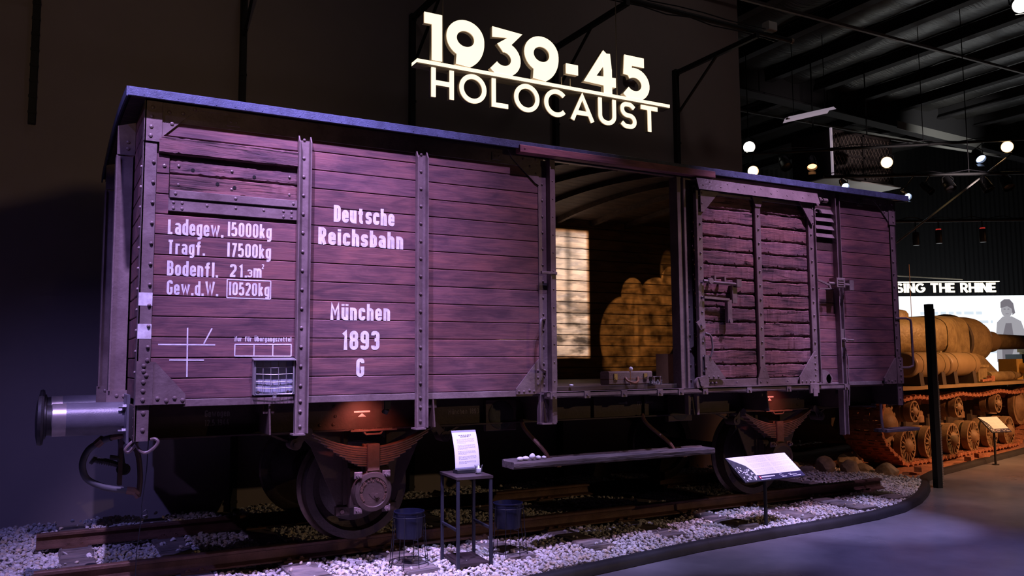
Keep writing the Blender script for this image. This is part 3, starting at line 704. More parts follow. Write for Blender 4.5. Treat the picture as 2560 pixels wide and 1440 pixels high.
# ---------------------------------------------------------------- the freight wagon
wg = empty('freight_wagon', (4.02, 1.45, 0.0), 'old brown wooden covered freight wagon with white lettering and an open sliding door', 'wagon')
WL, WW = 8.05, 2.90
SE = [1.222+.1437*k for k in range(15)]         # board seams
def tint(lo=.86, hi=1.10, warm=.05):
    g = random.uniform(lo, hi); r = random.uniform(-warm, warm)
    return (g*(1+r), g, g*(1-r), random.random())
def plank(mb, x0, x1, z0, z1, yf, th, ch=.004, jit=0.0, seg=1, dy=0.0, axis='x'):
    # one board with chamfered edges; axis: its length direction; yf is the outer face (facing -y, or -x for end boards)
    mb.cur = tint()
    pr = [(0+ch, z0), (0, z0+ch), (0, z1-ch), (ch, z1), (th, z1), (th, z0)]
    vs = []; fs = []; ph = random.random()*9
    for i in range(seg+1):
        x = x0+(x1-x0)*i/seg
        for j, (u, z) in enumerate(pr):
            jz = jy = 0
            if jit:
                lo = j in (0, 1, 5)
                f = math.sin(x*9+ph)+.7*math.sin(x*23+ph*3)+random.uniform(-.8, .8)
                jz = (jit*(.5+.5*f)*.6+ (random.random() < .06)*jit*1.6) * (1 if lo else -1) * (1 if j < 4 else 0)
                jy = random.uniform(0, jit*.5) if j < 4 else 0
            y = yf+u+jy+dy*math.sin(x*3+ph)
            vs.append((x, y, z+jz) if axis == 'x' else (yf+u+jy, x, z+jz))
    for i in range(seg): fs += [(i*6+k, (i+1)*6+k, (i+1)*6+(k+1) % 6, i*6+(k+1) % 6) for k in range(6)]
    fs += [tuple(range(6)), tuple(seg*6+k for k in range(5, -1, -1))]
    mb.add(vs, fs); mb.cur = (1, 1, 1, 1)
def boards(x0, x1, rows, name='side_planking', m='wood', yf=0.0, th=.03, jit=0.0, seg=6, parent=None, axis='x', gap=.0022, dy=.0006):
    mb = MB()
    for a, b in rows: plank(mb, x0, x1, a+gap, b-gap, yf, th, .0045, jit, seg, dy, axis)
    return mb.build(name, M[m], parent or wg, 30, world=True)
ROWS = list(zip(SE, SE[1:]))
boards(1.156, 2.055, ROWS); boards(2.121, 3.215, ROWS); boards(4.97, 6.99, ROWS); boards(7.08, 7.95, ROWS)
# left bay: boards below the loading hatch, short boards beside it
boards(.091, 1.092, [r for r in ROWS if r[1] < 2.56])
boards(.091, .172, [r for r in ROWS if r[0] > 2.5 and r[1] < 2.95], yf=.0)
boards(.091, 1.092, [(3.075, 3.18)])
mb = MB()
plank(mb, .178, 1.088, 2.815, 2.955, .008, .02, .006, .005, 40); plank(mb, .178, 1.088, 2.685, 2.808, .004, .02, .006, .007, 40)
hp = mb.build('hatch_slats', M['oldwood'], wg, 25, world=True)
mb = MB()
for x, z, yy in ((.33, 2.85, .0065), (.50, 2.765, .0025), (.76, 2.845, .0065), (.62, 2.75, .0025)): mb.cyl((x, yy, z), (x, yy+.02, z), .013, 12)
mb.build('bolt_hole', M['knot'], hp)
mb = MB()
for x in (.235, .60, 1.02):
    for z in (2.87, 2.735): mb.dome((x, .006, z), (0,-1,0), .011)
mb.build('rivet', M['bolt'], hp)
mb = MB(); plank(mb, .10, 1.085, 2.945, 3.068, -.026, .055, .008, .006, 46); hb = mb.build('hatch_top_board', M['oldwood'], wg, 25, world=True)
mb = MB(); mb.cbox(.178, 1.075, -.022, .02, 2.632, 2.690, .004)
for x in (.215, .625, 1.045): mb.dome((x, -.022, 2.665), (0,-1,0), .0125)
mb.build('hatch_strip', M['steel'], wg, 30, world=True)
mb = MB(); mb.cbox(.172, 1.080, -.010, .02, 2.540, 2.632, .003)
for x in (.205, .262, .975, 1.035):
    for z in (2.562, 2.603): mb.dome((x, -.010, z), (0,-1,0), .0115)
for x in (.43, .63, .83): mb.dome((x, -.010, 2.598), (0,-1,0), .0105)
mb.build('hatch_plate', M['steel'], wg, 30, world=True)
mb = MB(); mb.dome((.14, 0, 2.86), (0,-1,0), .015); mb.build('rivet', M['bolt'], wg, world=True)
# top rail and sill
mb = MB(); mb.cbox(0, 3.26, -.004, .05, 3.175, 3.32, .003); mb.cbox(4.9, WL, -.004, .05, 3.235, 3.32, .003); mb.cbox(3.26, 4.9, .0, .05, 3.262, 3.32, .003); mb.build('cant_rail', M['steel'], wg, world=True)
mb = MB(); mb.cbox(.31, 3.20, -.006, .06, 1.170, 1.221, .003); mb.cbox(4.97, 7.7, -.006, .06, 1.185, 1.224, .003); mb.build('sill_plate', M['steel'], wg, world=True)
mb = MB()
for x in (.60, 2.79, 7.45):
    mb.cbox(x-.045, x+.045, -.012, 0, 3.20, 3.27, .003)
    for s in (-.02, .02): mb.dome((x+s, -.012, 3.235), (0,-1,0), .010)
mb.build('eave_clamp', M['steel'], wg, world=True)
mb = MB()
for x0, x1, z0, z1 in ((.05, 3.24, 1.2, 1.6525), (.05, 3.24, 1.6565, 3.3), (4.9, 8.0, 1.2, 3.3)): mb.box(x0, x1, .0315, .042, z0, z1)
mb.build('leak_block_backing', M['inwood'], wg, 0, world=True)  # added backing stops light leaking through the board seams, one slit left open
# inner lining, floor, ceiling seen through the doorway
mb = MB()
for a, b in zip([1.245+.142*k for k in range(15)], [1.245+.142*(k+1) for k in range(15)]): plank(mb, .06, WL-.06, a+.003, b-.003, 2.83, .03, .005, .003, 40)
mb.build('inner_planking', M['inwood'], wg, 30, world=True)
mb = MB(); mb.box(.0, WL, WW-.03, WW, 1.17, 3.32); mb.build('rear_side', M['steel'], wg, world=True)
mb = MB()
for k in range(17): 
    mb.cur = tint(); mb.cbox(.03, WL-.03, .05+k*.164, .05+k*.164+.161, 1.205, 1.245, .003)
mb.cur = (1,1,1,1); mb.build('floor_boards', M['roofwood'], wg, world=True)
mb = MB()
for x in (3.0, 3.55, 4.1, 4.65, 5.2, 5.75, 6.3):
    pts = [(x, y, 3.29+.095*(1-((y-1.45)/1.45)**2)) for y in np.linspace(.06, 2.84, 15)]
    for a, b2 in zip(pts, pts[1:]): mb.bar(a, b2, .055, .075)
mb.build('roof_hoop', M['roofwood'], wg, world=True)
# roof
def arch(y, h=.095): return h*(1-((y-1.45)/1.56)**2)
ys = list(np.linspace(-.105, 3.005, 25)); mb = MB(); vs = []; fs = []
for y in ys:
    z = 3.355+arch(y)
    vs += [(-.115, y, z), (WL+.13, y, z), (-.115, y, z-.022), (WL+.13, y, z-.022)]
for i in range(len(ys)-1):
    k = i*4; fs += [(k, k+1, k+5, k+4), (k+2, k+6, k+7, k+3), (k, k+4, k+6, k+2), (k+1, k+3, k+7, k+5)]
fs += [(0, 2, 3, 1), (len(vs)-4, len(vs)-3, len(vs)-1, len(vs)-2)]
mb.add(vs, fs); rf = mb.build('roof', M['roofc'], wg, 40, world=True)
mb = MB()
for k in range(21):
    mb.cur = tint(); y = -.09+k*.148; z = 3.325+arch(y+.07)
    mb.hexa([(-.09, y, 3.312+arch(y)), (WL+.1, y, 3.312+arch(y)), (WL+.1, y+.144, 3.312+arch(y+.144)), (-.09, y+.144, 3.312+arch(y+.144)), (-.09, y, 3.332+arch(y)), (WL+.1, y, 3.332+arch(y)), (WL+.1, y+.144, 3.332+arch(y+.144)), (-.09, y+.144, 3.332+arch(y+.144))])
mb.cur = (1,1,1,1); mb.build('roof_boards', M['roofwood'], wg, world=True)
mb = MB(); mb.cbox(-.117, WL+.135, -.112, -.098, 3.300, 3.366, .004); 
for x in np.arange(0, WL, .115): mb.dome((x+random.uniform(-.03, .03), -.112, 3.318+random.uniform(-.004, .004)), (0,-1,0), .0055, 6)
mb.build('roof_edge_strip', M['roofm'], wg, 30, world=True)
mb = MB()
for sx in (-.126, WL+.125):
    for i in range(len(ys)-1):
        a, b2 = ys[i], ys[i+1]; za, zb = arch(a), arch(b2)
        mb.hexa([(sx, a, 3.298+za), (sx+.012, a, 3.298+za), (sx+.012, b2, 3.298+zb), (sx, b2, 3.298+zb), (sx, a, 3.366+za), (sx+.012, a, 3.366+za), (sx+.012, b2, 3.366+zb), (sx, b2, 3.366+zb)])
mb.build('roof_end_strip', M['roofm'], wg, 30, world=True)
# posts: U channels with bolts
def bolts(mb, x, y, zs, r=.0135, n=(0,-1,0)):
    for z in zs: mb.dome((x, y, z), n, r, 8, .85)
def channel(x, z0, z1, w=.088, d=.058, foot=True):
    mb = MB(); h = w/2
    mb.box(x-h, x+h, -.008, .004, z0, 3.175)
    for s in (-1, 1):
        e = x+s*h
        mb.prism([(e-.0045, -.008, z0), (e-.0045, -d, z0), (e-.0045, -d, z1-.085), (e-.0045, -.008, z1)], (.009, 0, 0))
    if foot: mb.box(x-h-.02, x+h-.02, -.07, .03, z0-.012, z0)
    bolts(mb, x, -.008, [z0+.05, z0+.16, z0+.235]+[1.30+.1437*k for k in range(14)])
    return mb.build('side_post', M['steel'], wg, 30, world=True)
channel(1.124, .950, 3.225); channel(2.087, .950, 3.215)
mb = MB()                                   # left doorpost: flat bar, angle and stop
mb.cbox(3.203, 3.285, -.010, .05, .94, 3.19, .003); mb.box(3.287, 3.296, -.075, .05, .94, 3.25); mb.cbox(3.296, 3.345, -.062, .02, .94, 3.25, .003)
mb.box(3.345, 3.352, -.055, .10, 1.24, 3.262); mb.box(3.19, 3.33, -.07, .03, .928, .94)
bolts(mb, 3.243, -.010, [.99, 1.08, 1.27, 1.34]+[1.45+.1437*k for k in range(12)], .011); bolts(mb, 3.32, -.062, [1.3+.16*k for k in range(12)], .008)
mb.build('door_post', M['steel'], wg, 30, world=True)
mb = MB()
mb.cbox(4.775, 4.835, -.02, .10, 1.20, 3.262, .003); mb.cbox(4.835, 4.865, -.045, .04, 1.20, 3.25, .003); mb.cbox(4.865, 4.955, -.006, .05, .95, 3.25, .003); mb.box(4.935, 4.962, -.05, .0, .95, 1.19)
bolts(mb, 4.905, -.006, [1.0, 1.09]+[1.28+.1437*k for k in range(13)], .011)
mb.build('door_post', M['steel'], wg, 30, world=True)
mb = MB(); x = 7.03                          # long post right of the door
mb.box(x-.038, x+.038, -.010, .004, .66, 3.30)
mb.box(x-.047, x-.038, -.062, .004, .66, 3.30); mb.box(x+.038, x+.047, -.045, .004, .66, 3.30)
bolts(mb, x, -.010, [.75, .88, 1.0]+[1.30+.1437*k for k in range(14)], .011)
mb.build('side_post', M['steel'], wg, 30, world=True)
# corner angles with plates
def corner(xc, s):
    X = lambda u: xc+s*u
    a = sorted((X(0), X(.088)))
    mb = MB(); mb.cbox(a[0], a[1], -.012, .0, 1.19, 3.03, .002); b3 = sorted((X(-.001), X(.011))); mb.box(b3[0], b3[1], -.012, .085, 1.19, 3.03)
    mb.cbox(a[0]-.0, a[1]+.0, -.014, .0, .945, 1.19, .002); mb.box(b3[0], b3[1], -.014, .085, .945, 1.19)
    for z in [1.44+.1437*k for k in range(11)]: mb.dome((X(.068), -.012, z), (0,-1,0), .0135, 8, 1.1); mb.dome((X(-.001), .045, z-.03), (-s,0,0), .012, 8, 1.1)
    for z in (1.02, 1.135): mb.dome((X(.052), -.014, z), (0,-1,0), .0155, 8)
    for z in (.98, 1.04, 1.10, 1.16): mb.dome((X(-.002), .04, z), (-s,0,0), .010, 8)
    o = mb.build('corner_post', M['steel'], wg, 30, world=True)
    if s > 0:
        mb = MB(); mb.cbox(a[0], a[1], -.0135, -.0115, 1.868, 1.958, .0005); mb.cbox(a[0], a[1], -.0135, -.0115, 1.640, 1.742, .0005); mb.build('white_patch', M['white'], o)
    mb = MB(); a2 = sorted((X(0), X(.116))); mb.cbox(a2[0], a2[1], -.022, -.0, 3.022, 3.31, .002); mb.box(b3[0], b3[1], -.022, .10, 3.022, 3.31)
    mb.xz([(X(.11), 3.31), (X(.56), 3.31), (X(.56), 3.285), (X(.36), 3.285), (X(.29), 3.235), (X(.11), 3.055)], -.012, -.002)
    for u, z in ((.045, 3.125), (.042, 3.06), (.045, 3.20), (.05, 3.265), (.18, 3.165), (.25, 3.25), (.16, 3.245), (.33, 3.29)): mb.dome((X(u), -.022 if u < .1 else -.012, z), (0,-1,0), .015, 8)
    mb.build('corner_plate', M['steel'], wg, 30, world=True)
    mb = MB(); mb.xz([(X(0), 1.19), (X(.318), 1.19), (X(.318), 1.258), (X(.118), 1.482), (X(0), 1.488)], -.022, -.006)
    mb.xz([(X(0), 1.19), (X(.105), 1.19), (X(.105), 1.478), (X(0), 1.478)], -.030, -.022)
    for u, z in ((.045, 1.225), (.045, 1.285), (.045, 1.345), (.062, 1.39), (.045, 1.42), (.045, 1.455), (.066, 1.495)): mb.dome((X(u), -.030, z), (0,-1,0), .0155, 8)
    for u, z in ((.138, 1.232), (.195, 1.216), (.248, 1.232), (.30, 1.217)): mb.dome((X(u), -.022, z), (0,-1,0), .0150, 8)
    mb.build('corner_gusset', M['steel'], wg, 30, world=True)
corner(0.0, 1); corner(WL, -1)
def gusset(pts, bl, y=-.014, name='gusset_plate', par=None):
    mb = MB(); mb.xz(pts, y, y+.012)
    for u, z in bl: mb.dome((u, y, z), (0,-1,0), .0125, 8)
    return mb.build(name, M['steel'], par or wg, 30, world=par is None)
gusset([(2.965, 1.19), (3.20, 1.19), (3.20, 1.49), (3.172, 1.468), (2.965, 1.235)], [(2.99, 1.215), (3.04, 1.212), (3.095, 1.222), (3.14, 1.213), (3.18, 1.27), (3.18, 1.33), (3.18, 1.39)])
gusset([(2.90, 3.31), (3.21, 3.31), (3.21, 3.02), (3.176, 3.035), (2.94, 3.235)], [(3.05, 3.24), (3.12, 3.18), (3.18, 3.12), (3.18, 3.25)])
# end of the wagon (left): boards, stanchions, headstock
mb = MB()
for a, b in ROWS+[(3.234, 3.33)]: plank(mb, .09, 2.81, a+.002, b-.002, .002, .03, .005, .002, 10, .0, 'y')
mb.build('end_planking', M['wood'], wg, 30, world=True)
mb = MB(); mb.box(WL-.03, WL-.001, .08, 2.82, 1.19, 3.33); mb.build('end_planking', M['wood'], wg, world=True)
for y in (.70, 2.15):
    mb = MB()
    mb.box(-.118, .0, y, y+.012, 1.27, 3.06); mb.box(-.130, -.118, y-.03, y+.09, 1.27, 3.06); mb.box(-.01, .0, y, y+.09, 1.27, 3.06)
    for k in range(11): mb.cyl((-.06, y-.0008, 1.36+.155*k), (-.06, y+.001, 1.36+.155*k), .0085, 8)
    mb.build('end_stanchion', M['steel'], wg, 30, world=True)
    mb = MB(); mb.prism([(-.125, y-.010, 3.07), (0, y-.010, 3.07), (0, y-.010, 3.33), (-.125, y-.010, 3.29)], (0, .02, 0))
    for z in (3.12, 3.17): mb.dome((-.05, y-.010, z), (0,-1,0), .015, 8)
    mb.prism([(-.14, y-.012, 1.10), (.0, y-.012, 1.10), (.0, y-.012, 1.275), (-.14, y-.012, 1.275)], (0, .024, 0))
    for x, z in ((-.07, 1.235), (-.02, 1.23), (-.02, 1.15)): mb.dome((x, y-.012, z), (0,-1,0), .015, 8)
    mb.build('stanchion_bracket', M['steel'], wg, 30, world=True)
mb = MB(); mb.cyl((-.03, 2.86, 1.2), (-.03, 2.86, 2.5), .015, 8); mb.build('end_grab_rail', M['black'], wg, 30, world=True)
for x0 in (-.005, WL-.085):
    mb = MB(); mb.cbox(x0, x0+.09, .0, WW, .948, 1.185, .004); mb.build('headstock', M['sole'], wg, 30, world=True)
# buffers
for xe, s in ((0.0, -1), (WL, 1)):
    for y in (.57, 2.33):
        z = 1.075; d = (s, 0, 0); c = (xe, y, z)
        mb = MB(); mb.lathe([(.118, .015), (.118, .40)], c, d, 32); mb.lathe([(.150, .0), (.150, .02), (.118, .03)], c, d, 24)
        casing = mb.build('buffer_casing', M['buffer'], wg, 40, world=True)
        mb = MB()
        for a in (35, 145, 215, 325): 
            yy, zz = y+.155*math.cos(R(a)), z+.150*math.sin(R(a)); mb.lathe([(.020, .0), (.020, .045)], (xe, yy, zz), d, 6); mb.lathe([(.010, .045), (.010, .07)], (xe, yy, zz), d, 8)
        mb.cbox(min(xe, xe+s*.02), max(xe, xe+s*.02), y-.20, y+.20, z-.175, z+.175, .004)
        mb.build('buffer_flange', M['buffer'], casing, 30)
        mb = MB(); mb.lathe([(.1165, .40), (.1165, .485), (.112, .49)], c, d, 32); mb.build('buffer_sleeve', M['bright'], casing, 40)
        mb = MB(); mb.lathe([(.106, .48), (.106, .52), (.13, .525), (.13, .535), (.168, .54), (.176, .555), (.17, .575), (.10, .588), (.01, .592)], c, d, 40); mb.build('buffer_head', M['black'], casing, 40)
# underframe
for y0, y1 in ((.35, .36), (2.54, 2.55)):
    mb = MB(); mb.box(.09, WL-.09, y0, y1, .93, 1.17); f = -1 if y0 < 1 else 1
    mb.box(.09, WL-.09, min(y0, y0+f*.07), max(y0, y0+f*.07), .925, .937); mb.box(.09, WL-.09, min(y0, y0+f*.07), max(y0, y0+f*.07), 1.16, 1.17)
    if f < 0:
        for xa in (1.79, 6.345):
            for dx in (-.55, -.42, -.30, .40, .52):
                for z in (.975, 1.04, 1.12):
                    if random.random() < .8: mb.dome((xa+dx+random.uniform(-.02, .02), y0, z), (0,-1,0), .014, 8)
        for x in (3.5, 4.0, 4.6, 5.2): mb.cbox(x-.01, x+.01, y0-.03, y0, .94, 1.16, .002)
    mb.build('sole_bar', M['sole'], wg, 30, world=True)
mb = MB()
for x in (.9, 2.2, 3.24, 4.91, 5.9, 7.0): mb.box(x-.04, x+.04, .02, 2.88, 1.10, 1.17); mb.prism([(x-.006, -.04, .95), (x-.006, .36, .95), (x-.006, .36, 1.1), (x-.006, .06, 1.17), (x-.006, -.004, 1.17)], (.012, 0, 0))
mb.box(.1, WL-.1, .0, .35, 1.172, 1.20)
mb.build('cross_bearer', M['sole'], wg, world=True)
mb = MB()
for xa in (1.79, 6.345):
    pts = [(xa-.16, .27, .93), (xa-.09, .27, .93), (xa-.06, .27, .895), (xa+.06, .27, .895), (xa+.09, .27, .93), (xa+.16, .27, .93)]
    for a, b2 in zip(pts, pts[1:]): mb.bar(a, b2, .03, .014)
    mb.box(xa-.19, xa+.20, .25, .29, .918, .932)
mb.build('frame_handle', M['spring'], wg, 30, world=True)
# wheelsets
def leaf_curve(x, xa, zc, half, rise): return zc+rise*((x-xa)/half)**2
for xa in (1.79, 6.345):
    mb = MB(); mb.cyl((xa, .62, .44), (xa, 2.28, .44), .075, 20); mb.cyl((xa, .25, .44), (xa, .62, .44), .055, 14); mb.build('axle', M['wheel'], wg, 40, world=True)
    for yo, d in ((.65, 1), (2.365, -1)):
        mb = MB(); mb.lathe([(.0, .045), (.10, .045), (.12, .03), (.13, .055), (.30, .085), (.355, .06), (.375, .02), (.375, .0), (.44, .0), (.44, .005), (.4405, .125), (.452, .137), (.472, .145), (.472, .158), (.455, .168), (.375, .168), (.36, .10), (.15, .15), (.12, .19), (.07, .19)], (xa, yo, .44), (0, d, 0), 64)
        w = mb.build('wheel', M['wheel'], wg, 32, world=True)
        mb = MB(); mb.lathe([(.4404, .004), (.4409, .125), (.4525, .137), (.4732, .1445), (.4735, .158), (.457, .1685)], (xa, yo, .44), (0, d, 0), 64, False); mb.build('tyre', M['tread'], w, 32)
    # axle guards
    for s in (-1, 1):
        mb = MB(); mb.prism([(xa+s*.17, .425, .93), (xa+s*.58, .425, .93), (xa+s*.46, .425, .80), (xa+s*.24, .425, .31), (xa+s*.165, .425, .31)], (0, .014, 0))
        mb.prism([(xa+s*.165, .40, .93), (xa+s*.20, .40, .93), (xa+s*.20, .40, .33), (xa+s*.165, .40, .33)], (0, .03, 0))
        mb.cbox(xa+s*.20-.055, xa+s*.20+.055, .40, .45, .245, .315, .004); mb.hexbolt((xa+s*.21, .40, .275), (0,-1,0), .018)
        mb.build('axle_guard', M['sole'], wg, 30, world=True)
    # axle box
    mb = MB(); mb.cbox(xa-.165, xa+.165, .33, .47, .31, .62, .02); mb.lathe([(.16, .0), (.165, .08), (.155, .12), (.14, .135)], (xa, .36, .44), (0,-1,0), 32); mb.box(xa-.07, xa+.07, .30, .40, .60, .64)
    ab = mb.build('axle_box', M['sole'], wg, 35, world=True)
    mb = MB(); mb.lathe([(.150, 0), (.150, .014), (.118, .02), (.112, .012), (.02, .012)], (xa-.012, .225, .44), (0,-1,0), 40)
    mb.prism([(xa-.05, .222, .43), (xa+.04, .222, .43), (xa+.045, .222, .395), (xa+.02, .222, .37), (xa-.02, .222, .395)], (0, -.012, 0)); mb.hexbolt((xa+.012, .212, .412), (0,-1,0), .018)
    cv = mb.build('axle_cover', M['sole'], ab, 30)
    mb = MB()
    for u, z in ((-.12, .135), (.115, .135), (-.12, -.135), (.115, -.135)): mb.hexbolt((xa-.012+u, .225, .44+z), (0,-1,0), .022, .03); mb.cyl((xa-.012+u, .195, .44+z), (xa-.012+u, .18, .44+z), .010, 8); mb.cbox(xa-.012+u-.032, xa-.012+u+.032, .225, .24, .44+z-.028, .44+z+.028, .006)
    mb.build('cover_bolt', M['steel'], ab, 30)
    # leaf spring
    for yc in (.30, 2.60):
        mb = MB(); nl = 9; half = .53; th = .0155
        for k in range(nl):
            h = half*(1-.82*k/(nl-1)*.92); zc = .775-k*th*1.12; vs = []; fs = []; ns = 16
            for i in range(ns+1):
                x = xa-h+2*h*i/ns; z = leaf_curve(x, xa, zc, half, .155)
                for (dy, dz) in ((-.042, 0), (-.045, .004), (-.045, th-.004), (-.042, th), (.042, th), (.042, 0)): vs.append((x, yc+dy, z+dz))
            for i in range(ns): fs += [(i*6+j, (i+1)*6+j, (i+1)*6+(j+1) % 6, i*6+(j+1) % 6) for j in range(6)]
            fs += [tuple(range(6)), tuple(ns*6+j for j in range(5, -1, -1))]
            mb.add(vs, fs)
        for s in (-1, 1): mb.cyl((xa+s*.535, yc-.05, .935), (xa+s*.535, yc+.05, .935), .026, 14)
        mb.build('leaf_spring', M['spring'], wg, 30, world=True)
        mb = MB(); mb.cbox(xa-.052, xa+.052, yc-.062, yc+.062, .605, .815, .006); mb.box(xa-.06, xa+.06, yc-.05, yc+.05, .57, .605); mb.cbox(xa-.072, xa-.05, yc-.03, yc+.03, .79, .815, .003); mb.build('spring_buckle', M['spring'], wg, 30, world=True)
        mb = MB()
        for s in (-1, 1):
            ex = xa+s*.535; bx = xa+s*.63
            for dy in (-.06, .048): mb.prism([(ex-s*.03, yc+dy, .96), (ex+s*.03, yc+dy, .955), (bx+s*.035, yc+dy, .845), (bx, yc+dy, .81), (bx-s*.035, yc+dy, .825)], (0, .012, 0))
            mb.cyl((bx, yc-.07, .845), (bx, yc+.07, .845), .045, 16); mb.cyl((bx, yc-.085, .845), (bx, yc-.07, .845), .02, 8); mb.cyl((ex, yc-.07, .935), (ex, yc+.07, .935), .034, 14)
            mb.bar((bx, yc+.03, .845), (bx+s*.20, yc+.05, .93), .03, .016); mb.bar((bx, yc+.03, .845), (bx+s*.03, yc+.05, .935), .03, .016); mb.box(min(bx-s*.02, bx+s*.24), max(bx-s*.02, bx+s*.24), yc, yc+.06, .918, .932)
        mb.build('spring_hanger', M['sole'], wg, 30, world=True)
# lettering cast on the left axle cover: a ring of raised characters
def ring_text(mb, txt, cx, cz, y, r, h, a0, a1, t=.15):
    for i, ch in enumerate(txt):
        a = R(a0+(a1-a0)*i/(len(txt)-1))
        if ch == ' ': continue
        t2 = MB(); letters(t2, ch, -h*.28, h*.28, 0, h, 0, t, DIN, .1, .002)
        for k, p in enumerate(t2.v):
            u, v = p[0], r+p[2]; t2.v[k] = (cx+u*math.cos(a)+v*math.sin(a), y+p[1], cz-u*math.sin(a)+v*math.cos(a))
        mb.add(t2.v, t2.f)
# brake gear, hose and hooks at the left end
mb = MB(); pts = [(-.10, .62, .93), (-.14, .66, .915), (-.17, .70, .895), (-.243, .70, .842), (-.279, .70, .743), (-.252, .70, .641), (-.171, .70, .583), (-.077, .70, .549), (.03, .70, .529)]
def smooth(pts, n=4):
    P = [Vector(p) for p in pts]; out = []
    for i in range(len(P)-1):
        p0, p1, p2, p3 = P[max(0, i-1)], P[i], P[i+1], P[min(len(P)-1, i+2)]
        for k in range(n):
            t = k/n; out.append(.5*((2*p1)+(p2-p0)*t+(2*p0-5*p1+4*p2-p3)*t*t+(3*p1-p0-3*p2+p3)*t**3))
    out.append(P[-1]); return out
mb.tube(smooth(pts), .024, 10); hs = mb.build('brake_hose', M['rubber'], wg, 50, world=True)
mb = MB(); mb.cyl((-.15, .67, .92), (-.19, .70, .88), .032, 8); mb.cyl((-.10, .62, .93), (-.0, .58, .95), .02, 8); mb.tube([(.02, .70, .530), (.07, .70, .52), (.11, .70, .50)], [.028, .03, .012], 8); mb.bar((.06, .70, .53), (.10, .68, .47), .03, .02); mb.build('hose_coupling', M['spring'], hs, 30)
mb = MB(); mb.cyl((-.21, .9, .755), (-.19, .9, .742), .036, 12); mb.tube([(-.20, .9, .75), (-.12, .9, .735), (-.04, .9, .705), (.02, .9, .69)], .021, 8)
for k in range(7): mb.lathe([(.027, 0), (.027, .006)], (-.17+.016*k, .9, .743-.004*k), (1, 0, -.25), 10)
mb.cyl((.0, .87, .67), (.02, .93, .66), .045, 12); mb.bar((-.03, .9, .94), (.01, .9, .68), .03, .03); mb.bar((.05, .88, .94), (-.01, .88, .86), .02, .03); mb.tube([(-.09, .86, .765), (-.03, .86, .755), (-.02, .86, .73)], .018, 8)
mb.build('screw_coupling', M['black'], wg, 30, world=True)
mb = MB(); mb.box(-.03, .0, .85, .95, .55, .95); mb.tube(smooth([(.0, .9, .93), (.10, .9, .80), (.13, .9, .6), (.12, .9, .45)]), .02, 8); mb.build('brake_lever', M['sole'], wg, 30, world=True)
mb = MB(); mb.tube(smooth([(.045, .03, .97), (.02, .02, .93), (.035, .02, .89), (.065, .02, .865), (.10, .02, .872), (.14, .02, .905), (.155, .02, .935), (.135, .03, .955), (.11, .04, .95)]), .0115, 8)
mb.tube(smooth([(.03, .10, .955), (-.01, .08, .93), (-.045, .08, .885), (-.02, .08, .87), (.02, .06, .92)]), .011, 8); mb.build('shunters_hook', M['steel'], wg, 40, world=True)
mb = MB(); mb.tube([(.10, .08, .95), (.095, .08, .75), (.07, .08, .5), (.075, .09, .45), (.05, .10, .2), (.045, .10, -.08)], .003, 5); mb.tube(smooth([(.075, .09, .45), (.10, .09, .47), (.11, .09, .44), (.08, .09, .43)]), .003, 5); mb.build('seal_wire', M['wire'], wg, 30, world=True)
# speakers boxes hidden under the frame
for x, lab in ((2.985, None), (5.02, None)):
    mb = MB(); mb.cbox(x-.15, x+.15, .30, .349, .865, 1.135, .004); b = mb.build('speaker_box', M['sole'], wg, 30, world=True)
    mb = MB(); mb.lathe([(.118, 0), (.125, .004), (.112, .007), (.06, .002), (.02, .003)], (x, .30, 1.0), (0,-1,0), 32); mb.build('speaker_cone', M['black'], b, 40)
mb = MB(); mb.cbox(1.80, 1.86, .04, .10, 1.10, 1.17, .008); mb.cyl((1.83, .07, 1.10), (1.82, .085, 1.07), .026, 12); mb.build('underframe_lamp', M['black'], wg, 30, world=True)
for xa, pw in ((1.70, 8), (6.28, 5)):
    spot('spotlight_axle', (xa, .09, 1.150), (xa+.02, .36, .90), pw, (1.0, .23, .17), 110, .9, .015)
# step board hung under the door
mb = MB(); mb.cur = (.62, .60, .60, .3); ns = 40; vs = []; fs = []
P2 = [(-.10, .575), (-.112, .59), (-.112, .622), (-.10, .630), (.09, .630), (.105, .64), (.125, .64), (.125, .585), (.115, .575)]
for i in range(ns+1):
    x = 2.89+(5.10-2.89)*i/ns; e = .03 if i in (0, ns) else 0
    for (u, z) in P2: vs.append((x, u*(1-e*4)+random.uniform(-.002, .002), z+random.uniform(-.003, .003)))
n = len(P2)
for i in range(ns): fs += [(i*n+j, (i+1)*n+j, (i+1)*n+(j+1) % n, i*n+(j+1) % n) for j in range(n)]
fs += [tuple(range(n)), tuple(ns*n+j for j in range(n-1, -1, -1))]
mb.add(vs, fs); mb.build('step_board', M['greywood'], wg, 25, world=True)
for x0, x1 in ((3.19, 3.34), (4.545, 4.74)):
    mb = MB(); mb.tube(smooth([(x0, .30, .95), (x0+.01, .24, .86), (x1-.03, .10, .68), (x1, .06, .575)]), .018, 8); mb.bar((x1, -.09, .57), (x1, .12, .57), .04, .012); mb.build('step_hanger', M['spring'], wg, 30, world=True)
